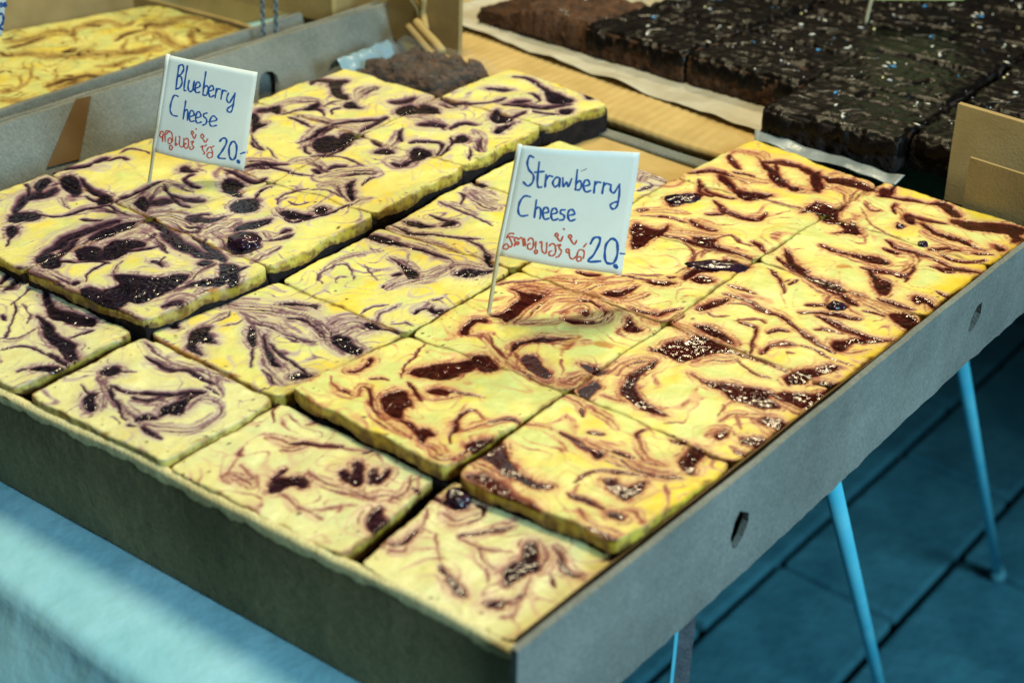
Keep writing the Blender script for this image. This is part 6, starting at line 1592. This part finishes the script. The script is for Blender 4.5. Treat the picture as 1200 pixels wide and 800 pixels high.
def choc_top(seed, W, H, slope=False):
    s, t, X, Y, W_, H_, n, m = slab_grid([(-W / 2, -H / 2), (W / 2, -H / 2), (W / 2, H / 2), (-W / 2, H / 2)], 0.8)
    ex = np.minimum(s, 1 - s) * W; ey = np.minimum(t, 1 - t) * H; e = np.minimum(ex, ey)
    nr = sst(9, 0, e); X = X + nr * (1.6 * pn(X / 11, Y / 11, seed + 20) + 0.9 * pn(X / 3.5, Y / 3.5, seed + 21)); Y = Y + nr * (1.6 * pn(X / 11, Y / 11, seed + 22) + 0.9 * pn(X / 3.5, Y / 3.5, seed + 23))
    rg = (0.2 + 0.5 * np.abs(pn(X / 24, Y / 14, seed + 2))) * np.abs(np.sin((Y + 5 * pn(X / 30, Y / 30, seed)) / 9.5 * np.pi)) ** 4
    Z = 18 + 1.1 * fbm(X / 24, Y / 24, 3, seed) + rg + 0.4 * fbm(X / 5, Y / 5, 3, seed + 4) - 3.0 * sst(4.5, 0, e + 1.5 * pn(X / 6, Y / 6, seed + 6)) ** 2 - 1.6 * sst(0.45, 0.7, pn(X / 15, Y / 15, seed + 25))
    if slope: Z = Z + 2.2 * fbm(X / 9, Y / 9, 3, seed + 3) - 17 * sst(0.42, 0.0, s + 0.08 * pn(X / 9, Y / 9, seed + 9))
    idx = np.arange(n * m).reshape(n, m)
    q = [np.stack([idx[:-1, :-1], idx[1:, :-1], idx[1:, 1:], idx[:-1, 1:]], -1).reshape(-1, 4)]
    rim = np.r_[idx[:-1, 0], idx[-1, :-1], idx[:0:-1, -1], idx[0, :0:-1]]
    V = np.stack([X, Y, Z], -1).reshape(-1, 3); P2 = V[rim].copy(); P2[:, 2] = np.minimum(P2[:, 2] - 1, 2.0 if slope else 8 + 4 * pn(np.arange(len(rim)) / 12, 0.4, seed) + 2 * pn(np.arange(len(rim)) / 3, 0.4, seed))
    V = np.r_[V, P2]; cur = n * m + np.arange(len(rim)); q.append(np.stack([rim, cur, np.roll(cur, -1), np.roll(rim, -1)], -1))
    return mesh_np('glaze', V, np.concatenate(q)), (X, Y, Z)
def sprinkles(seed, surf, cnt):
    rs = random.Random(seed); X, Y, Z = surf; bm = bmesh.new()
    for k in range(cnt):
        if k % 4 == 0: ci, cj, sp_ = rs.randrange(10, X.shape[0] - 10), rs.randrange(10, X.shape[1] - 10), rs.choice((3, 8, 22))
        i = int(min(X.shape[0] - 4, max(3, rs.gauss(ci, sp_)))); j = int(min(X.shape[1] - 4, max(3, rs.gauss(cj, sp_))))
        if rs.random() < 0.16:
            L_, r = rs.uniform(1.6, 2.6), rs.uniform(.5, .8)
        else: L_ = r = 0.2 + 0.6 * rs.random() ** 2.5
        g = bmesh.ops.create_icosphere(bm, subdivisions=1, radius=1); a = rs.uniform(0, 6.3); ca, sa = math.cos(a), math.sin(a)
        for v in g['verts']:
            x, y = v.co.x * L_, v.co.y * r
            v.co = Vector((X[i, j] + x * ca - y * sa, Y[i, j] + x * sa + y * ca, Z[i, j] + 0.3 * r + v.co.z * r))
    for v in bm.verts: v.co *= MM
    me = bpy.data.meshes.new('sprinkles'); bm.to_mesh(me); bm.free(); me.materials.append(M_SPR); return me
def drizzle(seed, surf):
    rs = random.Random(seed); X, Y, Z = surf; bm = bmesh.new(); n, m = X.shape
    for k in range(6):
        i = rs.randrange(4, n - 16); j = rs.randrange(4, m - 16); ln = rs.randrange(7, 14); sl = rs.uniform(-1.2, .3); prev = None
        for a in range(ln):
            ii = min(n - 2, i + a); jj = int(min(m - 2, max(1, j - a * sl)))
            c = Vector((X[ii, jj], Y[ii, jj], Z[ii, jj] + .35)); wd = 0.7 * math.sin(math.pi * (a + .5) / ln) + .15
            cur = [bm.verts.new(c + Vector((0.5 * wd, -wd, -.25))), bm.verts.new(c + Vector((0, 0, .25))), bm.verts.new(c + Vector((-0.5 * wd, wd, -.25)))]
            if prev:
                for q in (0, 1): bm.faces.new((prev[q], prev[q + 1], cur[q + 1], cur[q]))
            prev = cur
    for v in bm.verts: v.co *= MM
    me = bpy.data.meshes.new('drizzle'); bm.to_mesh(me); bm.free(); me.materials.append(M_DRIZ)
    return me
M_DRIZ = noisy('pale_drizzle', (0.03, 0.025, 0.022), (0.09, 0.078, 0.064), 200, 0.35, 0.3, spec=0.5)
CW, CH = 76.0, 62.0
VAR = []
for sd in range(4):
    me, sf = choc_top(500 + sd * 11, CW - 0.9, CH - 0.9)
    bme = build_base('brownie_base', 16, 0, [(-CW / 2 + 1, -CH / 2 + 1), (CW / 2 - 1, -CH / 2 + 1), (CW / 2 - 1, CH / 2 - 1), (-CW / 2 + 1, CH / 2 - 1)], 700 + sd, 0.6, amp=1.4)
    VAR.append((me, bme, sprinkles(40 + sd, sf, 26), drizzle(60 + sd, sf)))
me, sf = choc_top(560, CW + 14, CH - 1.6, True)
bme = build_base('brownie_base', 9, 0, [(-CW / 2 - 10, -CH / 2 + 1), (CW / 2 + 5, -CH / 2 + 1), (CW / 2 + 5, CH / 2 - 1), (-CW / 2 - 10, CH / 2 - 1)], 760, 0.6, amp=2.2)
SLOPE = (me, bme, sprinkles(50, sf, 14), drizzle(66, sf))
ORD = ['nearest', 'second', 'third', 'fourth', 'fifth', 'sixth']
def choc(x, y, var, label, rot, mat_side=None):
    mat_side = mat_side or M_CRUMB
    me, bme, sp, dz = var
    r = empty('chocolate_brownie', (x * MM, y * MM, -0.0018)); r.rotation_euler.z = rot
    tag(r, label, 'brownie', 'dark chocolate brownies')
    side = M_CHOC_SIDE
    for nm, m_, mt in (('glaze', me, M_CHOC_SIDE if var is SLOPE else M_GLAZE), ('brownie_base', bme, None), ('sprinkles', sp, None), ('drizzle', dz, None)):
        o = bpy.data.objects.new(nm, m_); COL.objects.link(o); o.parent = r
        if mt and not m_.materials: m_.materials.append(mt)
        if nm == 'brownie_base':
            if not m_.materials: m_.materials.append(M_CRUMB)
            o.material_slots[0].link = 'OBJECT'; o.material_slots[0].material = mat_side
        if nm in ('sprinkles', 'drizzle'): o['kind'] = 'stuff'
        if nm != 'drizzle' and len(m_.polygons): m_.polygons.foreach_set('use_smooth', np.ones(len(m_.polygons), bool))
ax, ay = math.cos(-0.085), math.sin(-0.085)   # rows run slightly askew
def grid_pt(cx, cy): return (152 + cx * ax - cy * ay, 392 + cx * ay + cy * ax)
k = 0
for r_ in range(5):
    for c_ in range(-3, 4):
        if r_ == 0 and c_ < 0: continue
        cx, cy = (c_ + .5) * CW, (r_ + .5) * CH - (22 if r_ > 0 else 0) - (0 if r_ else 14)
        if r_ == 0: cy = CH / 2
        else: cy = 43 + (r_ - .5) * CH if c_ < 0 else CH * (r_ + .5)
        if r_ >= 1 and c_ < -2: continue
        if c_ < 0: x, y = grid_pt(cx + random.uniform(-1.2, 1.2), cy + random.uniform(-1.2, 1.2)); rz = -0.085
        else: x, y, rz = 154 + cx + random.uniform(-.8, .8), 394 + CH * (r_ + .5) + (12 if c_ else 0) + random.uniform(-.8, .8), 0.0
        rn = ORD[r_] + ' row'; side = 'left' if c_ < 0 else 'right'
        lab = 'dark chocolate brownie with sprinkles, %s from the berry tray, %s from left' % (rn, ORD[c_ + 2 if r_ else c_])
        choc(x, y, VAR[k % 4], lab, rz + random.uniform(-.02, .02), M_CHOC_SIDE if r_ == 1 and c_ < 0 else M_CRUMB); k += 1
x, y = grid_pt(-2.52 * CW, 43 + .5 * CH)
choc(x, y, SLOPE, 'broken brown end piece of chocolate brownie crumbling onto the parchment', -0.085, M_CHOC_SIDE)

# second pick with a yellow green flag, only its foot in view
pf = empty('price_flag', (0.132, 0.564, 0.018)); tag(pf, 'pick and yellow green card edge at the top, stuck in the chocolate brownies', 'price flag', 'price flags on picks')
tube('pick', [(131, 566, 8), (132, 565, 18), (134.5, 564, 40), (138, 563, 75)], 1.1, M_PICK, pf, 8)
M_LIME = noisy('lime_card', (0.50, 0.55, 0.16), (0.58, 0.62, 0.22), 60, 0.6, 0.05)
panel('card', [(0, 0), (52, 1), (52, 44), (0, 43)], [], (137, 563), unit((0.80, 0.60)), (-0.6, 0.8), 0.5, M_LIME, pf, bend=lambda u_, z: 0.8 * math.sin(u_ / 15))
for o in pf.children:
    if o.name.startswith('card'): o.location.z += 0.0305

# ------------------------------------------------------------------ neighbouring tray with toffee marbled cake
lt = empty('cardboard_tray', (-0.28, 0.25, -0.046)); tag(lt, 'neighbouring grey tray with the toffee marbled cake at the top left', 'tray')
panel('right_wall', edge_line(-60, 372, 6.0, 8.5, 6, 0.5, 51, 40) + edge_line(372, -60, ZB, ZB, 20, 0, 52), [], (-136, 0), (-0.02, 1), (-1, 0), 3.5, M_GREY, lt, bend=lambda u_, z: max(0, (z + 46) / 60) * 14)
panel('right_wall_liner', edge_line(-60, 368, 1.0, 2.0, 6, 0.5, 53, 40) + edge_line(368, -60, ZB, ZB, 20, 0, 54), [], (-144, 0), (-0.02, 1), (-1, 0), 2.5, M_GREY, lt, bend=lambda u_, z: max(0, (z + 46) / 60) * 14)
bm = bmesh.new(); bm_box(bm, -420, -146, -40, 372, ZB, ZB + 3); from_bm('base', bm, M_KRAFT_DULL, lt)
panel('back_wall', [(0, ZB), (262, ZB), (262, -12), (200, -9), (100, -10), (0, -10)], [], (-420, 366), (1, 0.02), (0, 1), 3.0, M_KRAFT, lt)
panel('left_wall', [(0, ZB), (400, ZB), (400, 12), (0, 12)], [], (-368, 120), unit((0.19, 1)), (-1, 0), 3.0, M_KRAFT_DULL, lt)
TOFFEE_Q = [(-352, 90), (-160, 80), (-166, 362), (-290, 364)]
TOFFEE = """m -2721,2313,53 -2652,2457,52 -2452,2542,51 -2343,2693,53 -2194,2849,54 -2097,3050,53
m -2930,2483,38 -2901,2660,38 -2893,2823,43 -2767,2869,35
d -2841,2440,15 -2831,2628,15 -2837,2715,14
m -2639,2793,14 -2835,2936,24 -2858,3111,48 -2812,3183,56
d -2458,2949,12 -2507,3092,15 -2496,3228,18
m -2431,3033,15 -2287,2887,17 -2167,2931,44 -2171,3075,36
m -2404,3118,28 -2414,3235,35 -2299,3178,15 -2308,3078,31
m -2333,3242,30 -2143,3159,37 -1953,3144,46
m -2277,3417,19 -2047,3241,19 -1876,3151,21
m -2207,3413,31 -2094,3448,36 -2075,3527,26 -2083,3364,29
m -2437,2278,16 -2362,2288,7 -2211,2154,9 -2138,2014,15 -2164,1943,20
m -2392,2156,13 -2308,2175,6 -2184,2075,9 -2210,2003,17
d -2067,2175,17 -2067,2329,17 -2053,2445,20 -1960,2472,16
m -1973,2155,46 -2014,2322,57 -1960,2472,67 -1880,2540,66
d -1878,2285,11 -1905,2415,12 -1888,2481,14
m -2147,2580,36 -2066,2650,36 -2093,2737,31 -2066,2817,36
m -1992,2659,15 -1895,2633,31 -1880,2754,15 -2024,2852,10
m -2296,2399,7 -2149,2310,7 -2025,2161,8
d -2659,2366,11 -2737,2355,10 -2796,2363,8
m -2654,3353,35 -2508,3347,55 -2514,3540,56 -2363,3604,50
d -2496,3228,4 -2574,3290,11 -2527,3363,16
m -2821,3208,22 -2685,3194,37 -2709,3305,26
d -2861,3042,17 -2775,3084,17
m -2286,3538,74 -2138,3601,69 -1955,3631,63
m -1943,1985,41 -1889,2080,40 -1781,2123,35
m -2067,1880,47 -1922,1956,44 -1766,1994,40"""
ck = empty('marbled_cake', (-0.25, 0.2, -0.043)); tag(ck, 'uncut yellow cheesecake slab marbled with toffee brown swirls, top left', 'cake')
me, sf = build_top('cheese_topping', -9, TOFFEE_Q, parse(TOFFEE), PAL['toffee'], 903, 0.85, thick=10, fil=2.3, bake=0.4); link('cheese_topping', me, None, ck)
link('cake_base', build_base('cake_base', -16, -42.8, TOFFEE_Q, 905), M_CRUMB, ck)
# kraft box behind that tray
kb = empty('cardboard_box', (-0.24, 0.42, -0.02)); tag(kb, 'kraft cardboard box standing behind the toffee marbled cake', 'box')
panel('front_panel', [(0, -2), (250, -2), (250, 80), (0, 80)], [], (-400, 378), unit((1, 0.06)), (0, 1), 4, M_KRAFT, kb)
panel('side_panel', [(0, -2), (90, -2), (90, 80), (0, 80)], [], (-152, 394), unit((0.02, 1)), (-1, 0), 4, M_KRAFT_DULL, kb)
fb = empty('cardboard_box', (-0.14, 0.47, -0.02)); tag(fb, 'small upright kraft carton beyond the left wall of the berry tray', 'box')
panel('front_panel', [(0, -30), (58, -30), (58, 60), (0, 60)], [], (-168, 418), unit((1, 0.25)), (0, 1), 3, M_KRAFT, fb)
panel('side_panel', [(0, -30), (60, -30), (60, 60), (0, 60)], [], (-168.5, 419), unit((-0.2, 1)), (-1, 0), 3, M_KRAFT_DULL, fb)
db = bmesh.new(); bm_box(db, -196, -174, 398, 420, -30, 60, 2); o = from_bm('dark_block', db, M_TAPE); tag(o, 'dark brown block wedged between the kraft boxes behind the chain', 'block')
# hanging chain of two strands
ch = empty('hanging_chain', (-0.139, 0.327, 0.0)); tag(ch, 'pair of thin steel chain strands hanging between the two trays', 'chain')
def strand(x0, y0, x1, y1):
    bm = bmesh.new(); N = 26
    for k in range(N):
        f_ = k / (N - 1); c = Vector((x0 + (x1 - x0) * f_, y0 + (y1 - y0) * f_, 2 + 72 * f_)); rot = k % 2
        for a in range(12):
            for b_ in range(5): pass
        ring = []
        for a in range(12):
            A = 2 * math.pi * a / 12; ca, sa = math.cos(A), math.sin(A); row = []
            for b_ in range(5):
                Bq = 2 * math.pi * b_ / 5; rr = 1.35 + 0.5 * math.cos(Bq)
                px, pz, py = rr * ca, rr * sa * 1.45, 0.5 * math.sin(Bq)
                p = Vector((px, py, pz)) if rot else Vector((py, px, pz))
                row.append(bm.verts.new(c + p))
            ring.append(row)
        for a in range(12):
            for b_ in range(5):
                bm.faces.new((ring[a][b_], ring[(a + 1) % 12][b_], ring[(a + 1) % 12][(b_ + 1) % 5], ring[a][(b_ + 1) % 5]))
    return from_bm('strand', bm, M_CHAIN, ch, True)
strand(-141.5, 326, -138, 327.5); strand(-136.5, 331, -130.5, 333)
# strap hanging from the table edge below the right wall
st = empty('hanging_strap', (0.292, 0.112, -0.30)); tag(st, 'grey woven strap with a bright blue edge hanging below the slotted wall', 'strap')
def ribbon(name, pts, wv, th, mat, parent):
    bm = bmesh.new(); prev = None
    for p in pts:
        p = Vector(p); cur = [bm.verts.new(p + Vector(wv) * a + Vector((0.6, -0.8, 0)) * b_) for a, b_ in ((-.5, 0), (.5, 0), (.5, th), (-.5, th))]
        if prev:
            for q in range(4): bm.faces.new((prev[q], prev[(q + 1) % 4], cur[(q + 1) % 4], cur[q]))
        else: bm.faces.new(cur[::-1])
        prev = cur
    bm.faces.new(prev); return from_bm(name, bm, mat, parent)
pts = [(292 - 0.00006 * (k * 12) ** 2, 113 - 0.00004 * (k * 12) ** 2, -44 - k * 12) for k in range(30)]
ribbon('webbing', pts, (4.2, 3.2, 0), 0.8, M_STRAP, st)
ribbon('piping', [(p[0] - 2.6, p[1] - 2.2, p[2]) for p in pts], (0.9, 0.7, 0), 1.2, M_LEG, st)
